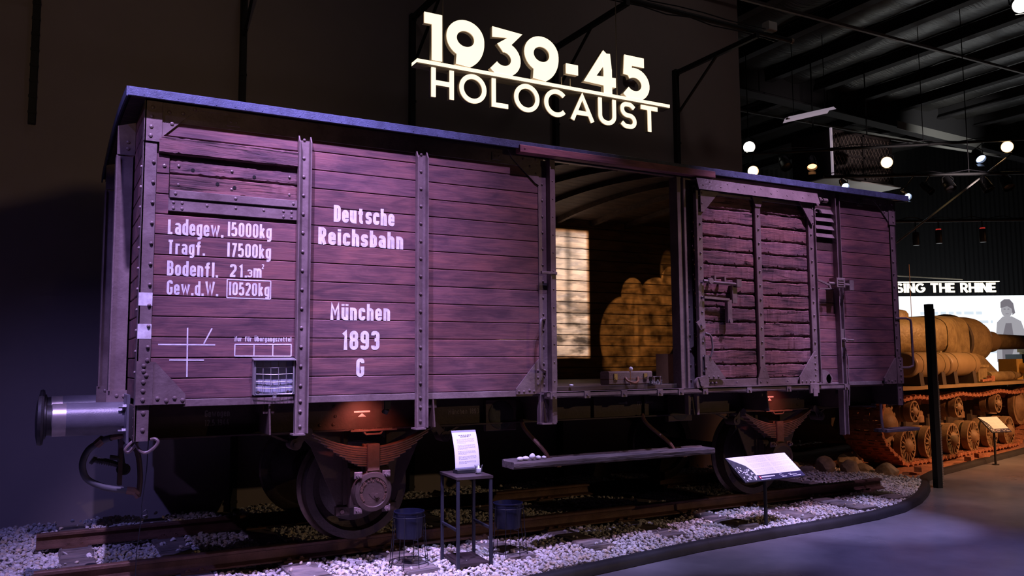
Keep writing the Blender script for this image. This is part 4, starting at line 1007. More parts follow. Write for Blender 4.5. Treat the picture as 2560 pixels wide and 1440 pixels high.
# right end step and grab rail
mb = MB(); mb.tube(smooth([(7.80, .10, .96), (7.80, .10, .80), (7.82, .10, .68), (7.86, .10, .645)]), .015, 8); mb.build('step_hanger', M['steel'], wg, 30, world=True)
mb = MB(); mb.cur = (1,1,1,.7); mb.cbox(7.84, 8.42, .06, .24, .635, .672, .006); mb.build('end_step', M['greywood'], wg, 30, world=True)
mb = MB(); mb.tube([(7.985, -.012, 1.935), (8.13, -.04, 1.938), (8.19, -.05, 1.92), (8.20, -.05, 1.88), (8.205, -.05, 1.43), (8.195, -.05, 1.39), (8.14, -.04, 1.372), (7.985, -.012, 1.370)], .013, 8)
for z in (1.935, 1.37): mb.dome((7.985, -.02, z), (0,-1,0), .018)
mb.build('end_grab_rail', M['steel'], wg, 40, world=True)
mb = MB(); mb.tube(smooth([(3.245, -.03, 1.835), (3.21, -.06, 1.83), (3.165, -.09, 1.79), (3.160, -.09, 1.45), (3.18, -.08, 1.40), (3.235, -.04, 1.385)]), .012, 8)
for z in (1.835, 1.385): mb.dome((3.245, -.02, z), (0,-1,0), .018)
mb.cbox(3.19, 3.345, -.085, -.06, 2.225, 2.25, .004); mb.build('door_grab_rail', M['steel'], wg, 40, world=True)
# door gear
mb = MB(); mb.cur = (1.7, 1.6, 1.6, .4); mb.cbox(2.953, 5.175, -.135, -.055, 3.262, 3.330, .006); mb.dome((3.0, -.135, 3.30), (0,-1,0), .010); mb.build('door_rail_cover', M['wood'], wg, 30, world=True)
mb = MB(); mb.box(3.21, 7.02, -.115, -.105, 1.160, 1.205); mb.box(3.21, 7.02, -.115, -.02, 1.196, 1.206); mb.box(3.21, 7.02, -.115, -.07, 1.158, 1.166)
for x in (3.27, 3.62, 4.02, 4.43, 4.68, 4.98, 5.55, 6.1, 6.97): mb.cbox(x-.03, x+.03, -.125, -.0, 1.145, 1.205, .003); mb.hexbolt((x, -.125, 1.175), (0,-1,0), .014)
mb.build('lower_door_rail', M['steel'], wg, 30, world=True)
dr = MB(); dx0, dx1 = 4.945, 6.60
dr.cbox(4.945, 5.02, -.100, -.055, 1.235, 3.16, .004); dr.cbox(6.50, 6.585, -.100, -.055, 1.235, 3.16, .004); dr.box(6.578, 6.588, -.125, -.05, 1.235, 3.14); dr.cbox(4.945, 6.585, -.095, -.055, 1.220, 1.285, .004); dr.box(4.945, 6.585, -.130, -.055, 1.208, 1.220); dr.cbox(4.945, 6.585, -.09, -.055, 3.10, 3.18, .004)
dr.cbox(5.728, 5.803, -.102, -.055, 1.235, 3.16, .004)
dr.xz([(5.69, 1.285), (5.84, 1.285), (5.80, 1.40), (5.73, 1.40)], -.112, -.10); dr.cbox(5.685, 5.845, -.112, -.09, 1.215, 1.29, .003)
dr.xz([(5.69, 3.13), (5.84, 3.13), (5.80, 3.03), (5.73, 3.03)], -.112, -.10)
for z in [1.36+.1437*k for k in range(13)]: dr.dome((5.765, -.102, z), (0,-1,0), .012, 8, 1.1); dr.dome((4.985, -.100, z), (0,-1,0), .012, 8, 1.1); dr.dome((6.535, -.100, z), (0,-1,0), .012, 8, 1.1)
for x in (4.98, 5.03, 5.08, 5.13, 5.40, 5.72, 5.81, 6.10, 6.30, 6.36, 6.43, 6.49): dr.dome((x, -.112, 1.25), (0,-1,0), .012, 8)
dr = dr.build('sliding_door', M['steel'], wg, 30, world=True)
for a, b in ((5.022, 5.727), (5.805, 6.498)):
    mb = MB()
    for r in [(1.288+.1405*k, 1.288+.1405*(k+1)) for k in range(13)]: plank(mb, a, b, r[0]+.004, r[1]-.004, -.072, .03, .008, .012, 44)
    mb.build('door_planking', M['oldwood'], dr, 25)
for pts, bl in (([(5.005, 1.29), (5.245, 1.29), (5.04, 1.52), (4.985, 1.52), (4.985, 1.29)], [(5.03, 1.31), (5.09, 1.31), (5.15, 1.31), (4.995, 1.4)]),
                ([(6.265, 1.215), (6.515, 1.215), (6.515, 1.555), (6.49, 1.545), (6.265, 1.29)], [(6.30, 1.245), (6.36, 1.245), (6.42, 1.245), (6.47, 1.245), (6.50, 1.31), (6.50, 1.37), (6.50, 1.43), (6.50, 1.5)]),
                ([(4.985, 3.17), (5.27, 3.17), (5.02, 2.915), (4.985, 2.915)], [(5.0, 3.0), (5.0, 3.1)]),
                ([(6.33, 3.17), (6.56, 3.17), (6.56, 2.895), (6.535, 2.895)], [(6.545, 2.92), (6.545, 3.0), (6.545, 3.08), (6.55, 3.13)])):
    gusset(pts, bl, -.122, 'door_gusset', dr)
mb = MB(); mb.hexa([(4.935, -.160, 3.128), (6.628, -.160, 3.128), (6.628, -.150, 3.128), (4.935, -.150, 3.128), (4.935, -.125, 3.245), (6.628, -.125, 3.245), (6.628, -.11, 3.245), (4.935, -.11, 3.245)]); mb.box(4.935, 6.628, -.125, -.04, 3.236, 3.246)
for x in np.arange(5.0, 6.6, .23):
    mb.dome((x, -.146, 3.175), (0,-1,.3), .010, 8)
    mb.dome((x+.1, -.134, 3.215), (0,-1,.3), .008, 8)
mb.build('door_hood', M['steel'], dr, 30)
mb = MB(); mb.cyl((6.60, -.10, 3.19), (6.80, -.10, 3.185), .012, 8); mb.cyl((6.665, -.10, 3.188), (6.70, -.10, 3.188), .028, 12); mb.cyl((6.73, -.10, 3.186), (6.80, -.10, 3.185), .026, 12); mb.cbox(6.63, 6.665, -.115, -.06, 3.12, 3.20, .004); mb.build('door_roller', M['bolt'], dr, 35)
mb = MB(); mb.cyl((4.94, -.115, 1.245), (4.94, -.075, 1.245), .065, 20); mb.cyl((4.94, -.13, 1.245), (4.94, -.115, 1.245), .025, 10); mb.prism([(4.90, -.125, 1.30), (5.0, -.125, 1.33), (5.03, -.125, 1.30), (5.02, -.125, 1.21), (4.94, -.125, 1.20)], (0, .02, 0))
mb.prism([(6.60, -.12, 1.22), (6.72, -.12, 1.22), (6.74, -.12, 1.27), (6.70, -.12, 1.34), (6.60, -.12, 1.37)], (0, .012, 0)); mb.cyl((6.71, -.12, 1.265), (6.71, -.08, 1.265), .05, 16)
mb.cbox(6.40, 6.53, -.135, -.115, 1.12, 1.225, .004); mb.cbox(6.435, 6.50, -.145, -.135, 1.09, 1.17, .004); mb.build('door_wheel', M['steel'], dr, 35)
mb = MB(); mb.tube([(4.985, -.13, 2.235), (5.06, -.145, 2.225), (5.40, -.145, 2.215)], .016, 8); mb.cyl((5.06, -.13, 2.235), (5.06, -.16, 2.235), .03, 12)
mb.box(5.11, 5.13, -.15, -.10, 2.24, 2.29); mb.box(5.24, 5.26, -.15, -.10, 2.235, 2.285); mb.cbox(5.385, 5.455, -.165, -.10, 2.19, 2.265, .006); mb.cbox(5.355, 5.425, -.13, -.10, 2.03, 2.20, .004)
mb.bar((4.985, -.13, 2.075), (5.30, -.14, 2.062), .02, .022); mb.cbox(5.275, 5.335, -.145, -.10, 1.83, 2.06, .004); mb.cyl((5.305, -.16, 1.85), (5.305, -.14, 1.85), .022, 8)
mb.build('door_bolt', M['steel'], dr, 35)
mb = MB(); mb.prism([(4.90, -.115, 1.83+0), (4.95, -.115, 1.86), (5.01, -.115, 1.85), (5.01, -.115, 1.78), (4.95, -.115, 1.76)], (0, .012, 0)); mb.hexbolt((4.96, -.115, 1.81), (0,-1,0), .014); mb.tube(smooth([(5.0, -.12, 1.73), (5.05, -.14, 1.70), (5.07, -.14, 1.58), (5.05, -.13, 1.50)]), .010, 7); mb.build('door_catch', M['steel'], dr, 35)
# lock on the long post
mb = MB(); mb.bar((6.585, -.12, 2.315), (6.76, -.12, 2.265), .02, .02); mb.bar((6.76, -.12, 2.265), (6.78, -.12, 2.22), .02, .02); mb.bar((6.60, -.12, 2.22), (6.78, -.12, 2.225), .015, .015)
mb.cyl((6.76, -.11, 2.285), (7.12, -.11, 2.275), .017, 10); mb.cbox(6.85, 6.98, -.15, -.05, 2.24, 2.345, .005); mb.cbox(7.08, 7.15, -.13, -.03, 2.22, 2.33, .005)
for z in (2.27, 2.295, 2.32): mb.box(6.87, 6.96, -.156, -.15, z-.004, z+.004)
mb.build('door_lock', M['bolt'], wg, 30, world=True)
mb = MB(); mb.cyl((7.03, -.03, 1.68), (7.03, -.10, 1.68), .02, 10); mb.cyl((7.0, -.09, 1.68), (7.15, -.09, 1.675), .012, 8); mb.cbox(7.005, 7.055, -.05, -.01, 1.60, 1.80, .004); mb.build('door_hook', M['bolt'], wg, 30, world=True)
mb = MB(); mb.tube(smooth([(7.085, -.03, 1.60), (7.10, -.05, 1.45), (7.09, -.05, 1.30), (7.10, -.05, 1.15), (7.095, -.04, .97)]), .007, 6); mb.build('lock_chain', M['steel'], wg, 40, world=True)
# louvre behind the door
mb = MB()
for k in range(4):
    z = 2.795+k*.088; mb.hexa([(6.70, -.040, z), (6.98, -.040, z), (6.98, -.034, z), (6.70, -.034, z), (6.70, -.006, z+.055), (6.98, -.006, z+.055), (6.98, .0, z+.055), (6.70, .0, z+.055)])
mb.build('vent_louvre', M['steel'], wg, world=True)
mb = MB(); mb.box(6.70, 6.98, -.004, .0, 2.66, 3.14); mb.build('vent_frame', M['sole'], wg, world=True)
# label holder
hd = MB(); hd.box(.785, 1.060, -.012, -.003, 1.235, 1.495); hd = hd.build('label_holder', M['visor'], wg, world=True)
mb = MB(); mb.hexa([(.768, -.075, 1.487), (1.072, -.075, 1.487), (1.072, -.002, 1.497), (.768, -.002, 1.497), (.768, -.075, 1.493), (1.072, -.075, 1.493), (1.072, -.002, 1.508), (.768, -.002, 1.508)])
mb.box(.772, .780, -.05, -.003, 1.24, 1.49); mb.box(1.062, 1.070, -.05, -.003, 1.24, 1.49); mb.build('holder_hood', M['holder'], hd)
mb = MB(); mb.tube([(.785, -.05, 1.485), (.782, -.05, 1.26), (.79, -.05, 1.242), (1.05, -.05, 1.242), (1.06, -.05, 1.26), (1.062, -.05, 1.485)], .006, 6)
for k in range(1, 5): mb.tube([(.783+.0555*k, -.046, 1.485), (.783+.0555*k+.002, -.050, 1.36), (.783+.0555*k, -.046, 1.245)], .0028, 5)
for z in (1.29, 1.335, 1.39, 1.44): mb.tube([(.785, -.046, z), (.92, -.050, z-.006), (1.06, -.046, z)], .0028, 5)
mb.cyl((.925, -.05, 1.255), (.925, -.05, 1.215), .010, 8, .016); mb.box(.915, .935, -.065, -.04, 1.235, 1.262); mb.build('holder_grille', M['holder'], hd, 40)
mb = MB()
for x in (.815, 1.03): mb.dome((x, -.012, 1.26), (0,-1,0), .010)
for k in range(5): mb.dome((.81+.055*k, -.012, 1.315), (0,-1,0), .004, 6)
mb.build('rivet', M['bolt'], hd)
# white lettering on the boards
def lettering(items, name, m='white', y=-.0008, t=.21):
    mb = MB()
    for it in items:
        txt, x0, x1, z0, z1 = it[:5]; letters(mb, txt, x0, x1, z0, z1, y, it[5] if len(it) > 5 else t, DIN, .16 if len(txt) > 1 else .2, .0009)
    return mb
def lines(mb, segs, w=.010, y=-.0008):
    for k, ((a, b), (c, d)) in enumerate(segs): mb.prism(_lin(a, b, c, d, w, y), (0, -.0009-.00012*k, 0))
def _lin(a, b, c, d, w, y):
    t = Vector((c-a, d-b)).normalized(); n = Vector((-t.y, t.x))*w/2
    return [(a+n.x, y, b+n.y), (c+n.x, y, d+n.y), (c-n.x, y, d-n.y), (a-n.x, y, b-n.y)]
mb = lettering([('Ladegew.', .176, .548, 2.374, 2.490), ('I5000kg', .580, .892, 2.388, 2.494), ('Tragf.', .176, .425, 2.236, 2.338), ('I7500kg', .580, .890, 2.238, 2.342),
                ('Bodenfl.', .178, .518, 2.083, 2.190), ('21.', .600, .722, 2.092, 2.186), ('3', .722, .760, 2.096, 2.152), ('m', .766, .825, 2.094, 2.186), ('2', .826, .842, 2.160, 2.197),
                ('Gew.d.W.', .180, .522, 1.948, 2.052), ('I0520kg', .598, .884, 1.958, 2.056)], 'weight')
lines(mb, [((.583, 2.073), (.893, 2.073)), ((.583, 1.940), (.893, 1.940)), ((.583, 1.940), (.583, 2.073)), ((.893, 1.940), (.893, 2.073))], .008)
mb.build('weight_lettering', M['white'], wg, 0, world=True)
mb = lettering([('Deutsche', 1.365, 1.860, 2.553, 2.688), ('Reichsbahn', 1.245, 1.936, 2.372, 2.506)], 'owner', t=.27); mb.build('owner_lettering', M['white'], wg, 0, world=True)
mb = lettering([('München', 1.347, 1.828, 1.794, 1.925), ('1893', 1.437, 1.742, 1.566, 1.714), ('G', 1.556, 1.619, 1.357, 1.500)], 'number', t=.24); mb.build('number_lettering', M['white'], wg, 0, world=True)
mb = MB(); lines(mb, [((.134, 1.602), (.511, 1.600)), ((.323, 1.720), (.327, 1.376)), ((.209, 1.494), (.438, 1.492)), ((.487, 1.718), (.434, 1.608))], .0095); mb.build('chalk_cross', M['white'], wg, 0, world=True)
mb = lettering([('Nur für Übergangszettel', .644, 1.052, 1.626, 1.662, .24)], 'label')
lines(mb, [((.646, 1.605), (1.053, 1.606)), ((.646, 1.521), (1.053, 1.519)), ((.647, 1.521), (.647, 1.605)), ((1.052, 1.519), (1.052, 1.606)), ((.782, 1.521), (.782, 1.605)), ((.917, 1.520), (.917, 1.605))], .008)
mb.build('label_lettering', M['white'], wg, 0, world=True)
mb = lettering([('Gewogen', .508, .686, 1.072, 1.122), ('12.5.1944', .508, .684, 1.006, 1.052)], 'frame', 'dimwhite', .349, .2); mb.build('weighing_lettering', M['dimwhite'], wg, 0, world=True)
mb = lettering([('München', 2.496, 2.676, 1.019, 1.064)], 'frame', 'dimwhite', .349, .2); mb.build('depot_lettering', M['dimwhite'], wg, 0, world=True)
mb = lettering([('1893', 2.698, 2.79, 1.019, 1.064)], 'frame', 'dimwhite', .349, .2); mb.build('frame_lettering', M['dimwhite'], wg, 0, world=True)
mb = MB(); lines(mb, [((4.30, 1.062), (4.40, 1.062)), ((4.385, 1.078), (4.402, 1.062)), ((4.385, 1.046), (4.402, 1.062))], .008, .349); mb.build('measuring_arrow', M['dimwhite'], wg, 0, world=True)
mb = MB(); lines(mb, [((4.72, 1.062), (4.62, 1.062)), ((4.635, 1.078), (4.618, 1.062)), ((4.635, 1.046), (4.618, 1.062))], .008, .349); mb.build('measuring_arrow', M['dimwhite'], wg, 0, world=True)
mb = MB(); letters(mb, 'm', 4.52, 4.58, 1.035, 1.085, .349, .2); mb.build('measuring_lettering', M['dimwhite'], wg, 0, world=True)
mb = MB()
for x, s in ((1.725, 1), (6.31, .9)):
    mb.box(x-.068*s, x+.068*s, .3482, .3498, 1.064, 1.078); mb.prism([(x-.034*s, .3498, 1.030), (x+.034*s, .3498, 1.030), (x, .3498, 1.058)], (0, -.0016, 0))
mb.build('axle_mark', M['white'], wg, 0, world=True)
mb = MB(); ring_text(mb, 'KNORR-BREMSE A.G.-VOLMARSTEIN RUHR', 1.778, .44, .2075, .092, .020, -125, 125); letters(mb, 'A', 1.768, 1.788, .515, .535, .212, .17); mb.build('cast_lettering', M['spring'], wg, 0, world=True)
# ---------------------------------------------------------------- things in the doorway and on the step
t = empty('suitcase', (4.235, .15, 1.245), 'old canvas suitcase lying on its side on the wagon floor', 'suitcase')
mb = MB(); mb.cbox(3.985, 4.485, .06, .20, 1.246, 1.372, .012); mb.build('shell', M['case'], t, 30, world=True)
mb = MB(); mb.box(3.984, 4.486, .0585, .202, 1.3, 1.303); mb.box(4.225, 4.232, .0585, .202, 1.247, 1.373); mb.build('seam', M['leather'], t, 30, world=True)
mb = MB(); mb.tube(smooth([(4.165, .055, 1.315), (4.175, .03, 1.285), (4.215, .015, 1.268), (4.255, .015, 1.266), (4.295, .03, 1.285), (4.31, .055, 1.315)]), .011, 8); mb.build('handle', M['leather'], t, 40, world=True)
for x in (4.055, 4.40):
    mb = MB(); mb.cbox(x-.022, x+.022, .048, .062, 1.295, 1.35, .004); mb.cyl((x, .045, 1.305), (x, .05, 1.305), .012, 10); mb.build('lock', M['brass'], t, 30, world=True)
def pebble(x, y, z, r, lab, seed, grp='white pebbles left on the wagon'):
    bm = bmesh.new(); bmesh.ops.create_icosphere(bm, subdivisions=2, radius=1); rr = random.Random(seed); a, b, c = [rr.uniform(.8, 1.25) for _ in range(3)]
    for v in bm.verts:
        k = 1+.10*math.sin(v.co.x*3+seed)+.08*math.sin(v.co.y*4+seed*2); v.co = Vector((v.co.x*a*r*k, v.co.y*b*r*k, v.co.z*c*r*.72*k))
    zm = min(v.co.z for v in bm.verts)
    me = bpy.data.meshes.new('pebble'); bm.to_mesh(me); bm.free(); me.materials.append(M['pebble']); me.shade_smooth()
    o = bpy.data.objects.new('pebble', me); col.objects.link(o); o.location = (x, y, z-zm); tag(o, lab, 'stone', grp)
pebble(4.28, .12, 1.372, .022, 'white pebble on top of the suitcase', 1)
pebble(3.545, .02, 1.245, .017, 'white pebble alone on the wagon floor left of the suitcase', 2)
for i, (x, lab) in enumerate(((2.985, 'white pebble nearest the left end of the step board'), (3.045, 'second white pebble from the left end of the step board'), (3.115, 'tallest white pebble in the middle of the row on the step board'), (3.18, 'fourth white pebble in the row on the step board'), (3.245, 'white pebble at the right of the row on the step board'))):
    pebble(x, -.03+.008*i, .632, (.024, .026, .031, .025, .021)[i], lab, 5+i)
t = empty('upright_case', (4.86, .24, 1.245), 'brown upright case standing beside the right doorpost', 'case', rz=R(22))
mb = MB(); mb.cbox(-.10, .10, -.11, .11, .001, .29, .006); mb.build('shell', M['crate'], t, 30)
mb = MB(); mb.box(-.102, -.085, -.112, -.095, .001, .291); mb.box(.085, .102, -.112, -.095, .001, .291); mb.build('corner_strip', M['leather'], t, 30)
t = empty('glass_jar', (4.475, .0, 1.245), 'small clear square glass jar in front of the suitcase corner', 'jar')
mb = MB(); mb.cbox(4.425, 4.525, -.035, .035, 1.246, 1.325, .008); mb.cbox(4.431, 4.519, -.029, .029, 1.252, 1.3245, .006); mb.build('jar_body', M['glass'], t, 30, world=True)
mb = MB()
for x, y, z in ((4.45, 0, 1.262), (4.475, .01, 1.263), (4.498, -.005, 1.262), (4.486, .0, 1.28)): mb.ball((x, y, z), .012, 8, 6)
mb.build('jar_filling', M['pebble'], t, 40, world=True)

# ---------------------------------------------------------------- small table with notice and candle
t = empty('side_table', (2.475, -.04, -.17), 'tall thin dark metal table with four legs holding the notice', 'table', rz=R(-6))
w, d = .138, .195
for s1 in (-1, 1):
    for s2 in (-1, 1):
        mb = MB(); mb.cbox(s1*w-.012, s1*w+.012, s2*d-.012, s2*d+.012, .0, .715, .002); mb.build('leg', M['stand'], t)
mb = MB(); mb.cbox(-w-.016, w+.016, -d-.016, d+.016, .715, .737, .003); mb.build('tabletop', M['standtop'], t)
mb = MB(); mb.cbox(-w+.012, w-.012, -d+.0, d, .045, .068, .003); mb.build('lower_shelf', M['standtop'], t)
for s in (-1, 1):
    mb = MB(); mb.cbox(s*w-.009, s*w+.009, -d+.012, d-.012, .315, .335, .002); mb.build('side_rail', M['stand'], t)
t = empty('notice_holder', (2.505, -.01, .567), 'curved white printed notice standing on the small table', 'notice')
mb = MB(); mb.cbox(2.392, 2.618, -.055, .03, .567, .598, .004); mb.build('foot', M['truss'], t, 30, world=True)
def curve_y(z): u = (z-.60)/.31; return -.01+.085*u*u
mb = MB(); vs = []; fs = []; ns = 14
for i in range(ns+1):
    z = .598+.305*i/ns; y = curve_y(z); vs += [(2.395, y, z), (2.615, y, z), (2.615, y+.004, z), (2.395, y+.004, z)]
for i in range(ns):
    for j in range(4): fs.append((i*4+j, i*4+(j+1) % 4, i*4+4+(j+1) % 4, i*4+4+j))
fs += [(0,1,2,3), (ns*4+3, ns*4+2, ns*4+1, ns*4)]
mb.add(vs, fs); pp = mb.build('sheet', M['paper'], t, 30, world=True)
mb = MB(); ink = MB(); dk = MB()
def on_sheet(m_, x0, x1, z0, z1):
    n = 3
    for i in range(n):
        a, b = z0+(z1-z0)*i/n, z0+(z1-z0)*(i+1)/n
        m_.hexa([(x0, curve_y(a)-.0012, a), (x1, curve_y(a)-.0012, a), (x1, curve_y(a)+.001, a), (x0, curve_y(a)+.001, a), (x0, curve_y(b)-.0012, b), (x1, curve_y(b)-.0012, b), (x1, curve_y(b)+.001, b), (x0, curve_y(b)+.001, b)])
z = .835
for para in (5, 5, 4, 4, 3):
    for k in range(para):
        x = 2.428
        while x < (2.583 if k < para-1 else 2.50):
            wl = random.uniform(.006, .018); on_sheet(ink, x, min(x+wl, 2.588), z, z+.0022); x += wl+.004
        z -= .0078
    z -= .009
for zz, a, b in ((.862, 2.45, 2.565), (.850, 2.466, 2.548)):
    x = a
    while x < b: wl = random.uniform(.010, .02); on_sheet(dk, x, min(b, x+wl), zz, zz+.0055); x += wl+.005
ink.build('print', M['ink'], pp); dk.build('heading', M['darkink'], pp)
mb = MB(); on_sheet(mb, 2.395, 2.615, .890, .9025); on_sheet(mb, 2.395, 2.615, .599, .612); mb.build('sheet_border', M['visor'], pp)
t = empty('candle_glass', (2.545, -.13, .567), 'small clear glass with a white lit candle on the small table', 'candle')
mb = MB(); mb.lathe([(.0, .0), (.024, .0), (.028, .012), (.030, .05), (.036, .072), (.034, .072), (.027, .05), (.025, .014), (.0, .010)], (2.545, -.13, .567), (0,0,1), 24, False); mb.build('glass_cup', M['glass'], t, 50, world=True)
mb = MB(); mb.cyl((2.545, -.13, .579), (2.545, -.13, .612), .019, 16); mb.build('candle', M['wax'], t, 40, world=True)
mb = MB(); mb.ball((2.545, -.13, .622), .007, 8, 6, 1, 1, 1.6); mb.build('flame', M['led'], t, 40, world=True)

# ---------------------------------------------------------------- pots on wire stands
for (x, y, r, lab, lab2) in ((2.03, .08, .122, 'blue metal pot left of the small table', 'black wire plant stand left of the small table'), (2.895, .02, .125, 'blue metal pot right of the small table', 'black wire plant stand right of the small table')):
    t = empty('metal_pot', (x, y, .085), lab, 'pot', 'blue pots beside the small table')
    mb = MB(); mb.lathe([(.0, .0), (r*.80, .0), (r*.82, .008), (r*.97, .195), (r*1.0, .198), (r*1.0, .206), (r*.95, .206), (r*.79, .012), (.0, .012)], (x, y, .085), (0,0,1), 40, False)
    mb.build('pot_body', M['pot'], t, 40, world=True)
    mb = MB(); mb.lathe([(r*1.0, .197), (r*1.012, .201), (r*1.0, .207), (r*.96, .208), (r*.955, .2)], (x, y, .085), (0,0,1), 40, False); mb.build('pot_rim', M['pot'], t, 40, world=True)
    t = empty('wire_stand', (x, y, -.16), lab2, 'plant stand', 'wire stands under the blue pots')
    ang = [R(a+8) for a in (0, 45, 90, 135, 180, 225, 270, 315)]
    for a in ang:
        mb = MB(); mb.tube([(x+math.cos(a)*r*1.03, y+math.sin(a)*r*1.03, .27), (x+math.cos(a)*r*1.12, y+math.sin(a)*r*1.12, .08), (x+math.cos(a)*r*1.32, y+math.sin(a)*r*1.32, -.165)], .0032, 6); mb.build('wire_leg', M['wire'], t, 40, world=True)
    for rr, z in ((r*1.04, .25), (r*1.27, -.10)):
        mb = MB(); mb.tube([(x+math.cos(2*PI*k/32)*rr, y+math.sin(2*PI*k/32)*rr, z) for k in range(33)], .0032, 6, False); mb.build('wire_ring', M['wire'], t, 40, world=True)
    mb = MB(); mb.bar((x-r*.84, y, .081), (x+r*.84, y, .081), .006, .006); mb.bar((x, y-r*.84, .081), (x, y+r*.84, .081), .006, .006)
    for a in (0, 90, 180, 270): mb.tube([(x+math.cos(R(a))*r*.82, y+math.sin(R(a))*r*.82, .081), (x+math.cos(R(a+8))*r*1.12, y+math.sin(R(a+8))*r*1.12, .082)], .003, 6)
    mb.build('pot_rest', M['wire'], t, 40, world=True)

# ---------------------------------------------------------------- information panels on posts
def info_panel(c, halfw, halfd, tilt, rz, zb, lab, warm=False):
    t = empty('information_panel', (c[0], c[1], zb), lab, 'panel', rz=rz)
    H = c[2]-zb
    mb = MB(); mb.cyl((0, .02, 0), (0, .02, H-.02), .018, 12); mb.cyl((0, .02, 0), (0, .02, .012), .075 if warm else .05, 20); mb.build('post', M['truss'], t, 40)
    Tm = Matrix.Translation((0, 0, H)) @ Matrix.Rotation(tilt, 4, 'X')
    mb = MB(); mb.cbox(-halfw, halfw, -halfd, halfd, -.012, .0, .002); mb.xform(Tm); bd = mb.build('panel_board', M['truss'], t, 30)
    pm = M['paper']
    mb = MB(); mb.box(-halfw+.004, halfw-.004, -halfd+.004, halfd-.004, 0, .0012); mb.xform(Tm); fcx = mb.build('panel_sheet', pm, bd, 0)
    ink = MB(); nv = MB(); wh = MB(); gy = MB(); rd = MB()
    Wd, Dp = halfw*2, halfd*2
    X = lambda u: -halfw+u*Wd
    Y = lambda v: -halfd+v*Dp
    if not warm:
        nv.box(X(.24), X(.995), Y(.01), Y(.22), .0012, .0022)
        gy.prism([(X(.005), Y(.01), .0012), (X(.24), Y(.01), .0012), (X(.24), Y(.42), .0012), (X(.20), Y(.62), .0012), (X(.005), Y(.985), .0012)], (0, 0, .001))
        for k in range(46):
            u = random.uniform(.012, .23); v = random.uniform(.03, .62-.9*u); s = random.uniform(.006, .016)
            wh.prism([(X(u), Y(v), .0022), (X(u+s), Y(v+s*.6), .0022), (X(u+s*.9), Y(v+s*5), .0022), (X(u+.1*s), Y(v+s*4.2), .0022)], (0, 0, .0006))
        for u0, u1 in ((.285, .60), (.635, .95)):
            v = .945
            for para in (6, 4, 5):
                for k in range(para):
                    x = u0
                    while x < u1: wl = random.uniform(.012, .035); ink.box(X(x), X(min(u1, x+wl)), Y(v), Y(v)+.0028, .0012, .0017); x += wl+.007
                    v -= .043
                v -= .035
        rd.box(X(.262), X(.288), Y(.085), Y(.175), .0022, .0028); wh.box(X(.270), X(.281), Y(.105), Y(.15), .0028, .0034)
        for u0, u1, v, h in ((.30, .52, .12, .045), (.265, .42, .035, .02), (.60, .64, .16, .02), (.61, .655, .11, .02), (.62, .70, .06, .02), (.75, .80, .15, .02), (.76, .88, .10, .02), (.80, .93, .05, .02)):
            x = u0
            while x < u1: wl = random.uniform(.008, .02); wh.box(X(x), X(min(u1, x+wl)), Y(v), Y(v+h), .0022, .0028); x += wl+.004
    else:
        gy.box(X(.30), X(.78), Y(.03), Y(.16), .0012, .002)
        for k in range(26): u = random.uniform(.02, .9); v = random.uniform(.03, .22); wh.box(X(u), X(u+.03), Y(v), Y(v+.05), .002, .0026)
        v = .85
        for k in range(9):
            x = .28
            while x < .78: wl = random.uniform(.02, .05); ink.box(X(x), X(min(.78, x+wl)), Y(v), Y(v)+.003, .0012, .0017); x += wl+.012
            v -= .07
    for m_, nm, mm in ((ink, 'print', M['ink']), (nv, 'caption_band', M['navy']), (gy, 'photograph', M['mdarkp'] if not warm else M['yellow']), (wh, 'photograph_markings' if not warm else 'photograph_specks', M['paper'] if not warm else M['crate']), (rd, 'emblem', M['redink'])):
        if m_.v:
            m_.xform(Tm); pt = m_.build(nm, mm, fcx, 0)
            if nm == 'photograph_markings': pt['kind'] = 'stuff'
M['mdarkp'] = mat('dark_photo_print', (.045, .045, .06), .5, 0, .5, 30)
info_panel((5.71, -.15, .415), .435, .165, R(39), R(3.5), -.205, 'white information panel on a thin post in front of the last wheel')
info_panel((12.75, 1.78, .42), .215, .17, R(42), R(-8), -.22, 'white information panel on a post in front of the tank')

# tall black post at the corner
t = empty('black_post', (9.775, .79, -.22), 'tall square black post standing where the edging turns', 'post', rz=R(-12))
mb = MB(); mb.cbox(-.04, .04, -.045, .045, 0, 2.42, .003); mb.build('post_body', M['truss'], t)
mb = MB(); mb.box(.05, .075, -.006, .006, .03, 2.36)
for k in range(60): mb.cbox(.075, .098, -.009, .009, .05+k*.0225, .066+k*.0225, .003)
mb.box(.075, .090, -.005, .005, .03, 2.36); mb.build('edge_strip', M['frost'], t, 0)

# rocks
for a in ((8.75, 2.60, -.19, .30, .24, .22, 1, 'dark grey rock behind the information panel'), (9.05, 2.32, -.19, .20, .16, .10, 2, 'flat pale rock at the left of the rock row'), (9.42, 2.28, -.19, .19, .17, .17, 3, 'big square tan rock in the rock row'), (9.62, 2.02, -.19, .17, .15, .155, 4, 'rounded tan rock right of the big square one'),
          (9.92, 2.02, -.19, .22, .15, .10, 5, 'low reddish rock right of the rounded tan one'), (9.98, 1.72, -.19, .20, .16, .13, 6, 'dark rough rock at the right end of the rock row'), (9.15, 2.72, -.19, .22, .16, .13, 7, 'reddish rock behind the flat pale one'), (10.1, 2.45, -.19, .28, .16, .19, 8, 'grey rock behind the rounded tan one'), (8.9, 2.15, -.19, .10, .08, .06, 9, 'small pale stone at the foot of the flat rock')):
    rock(*a)
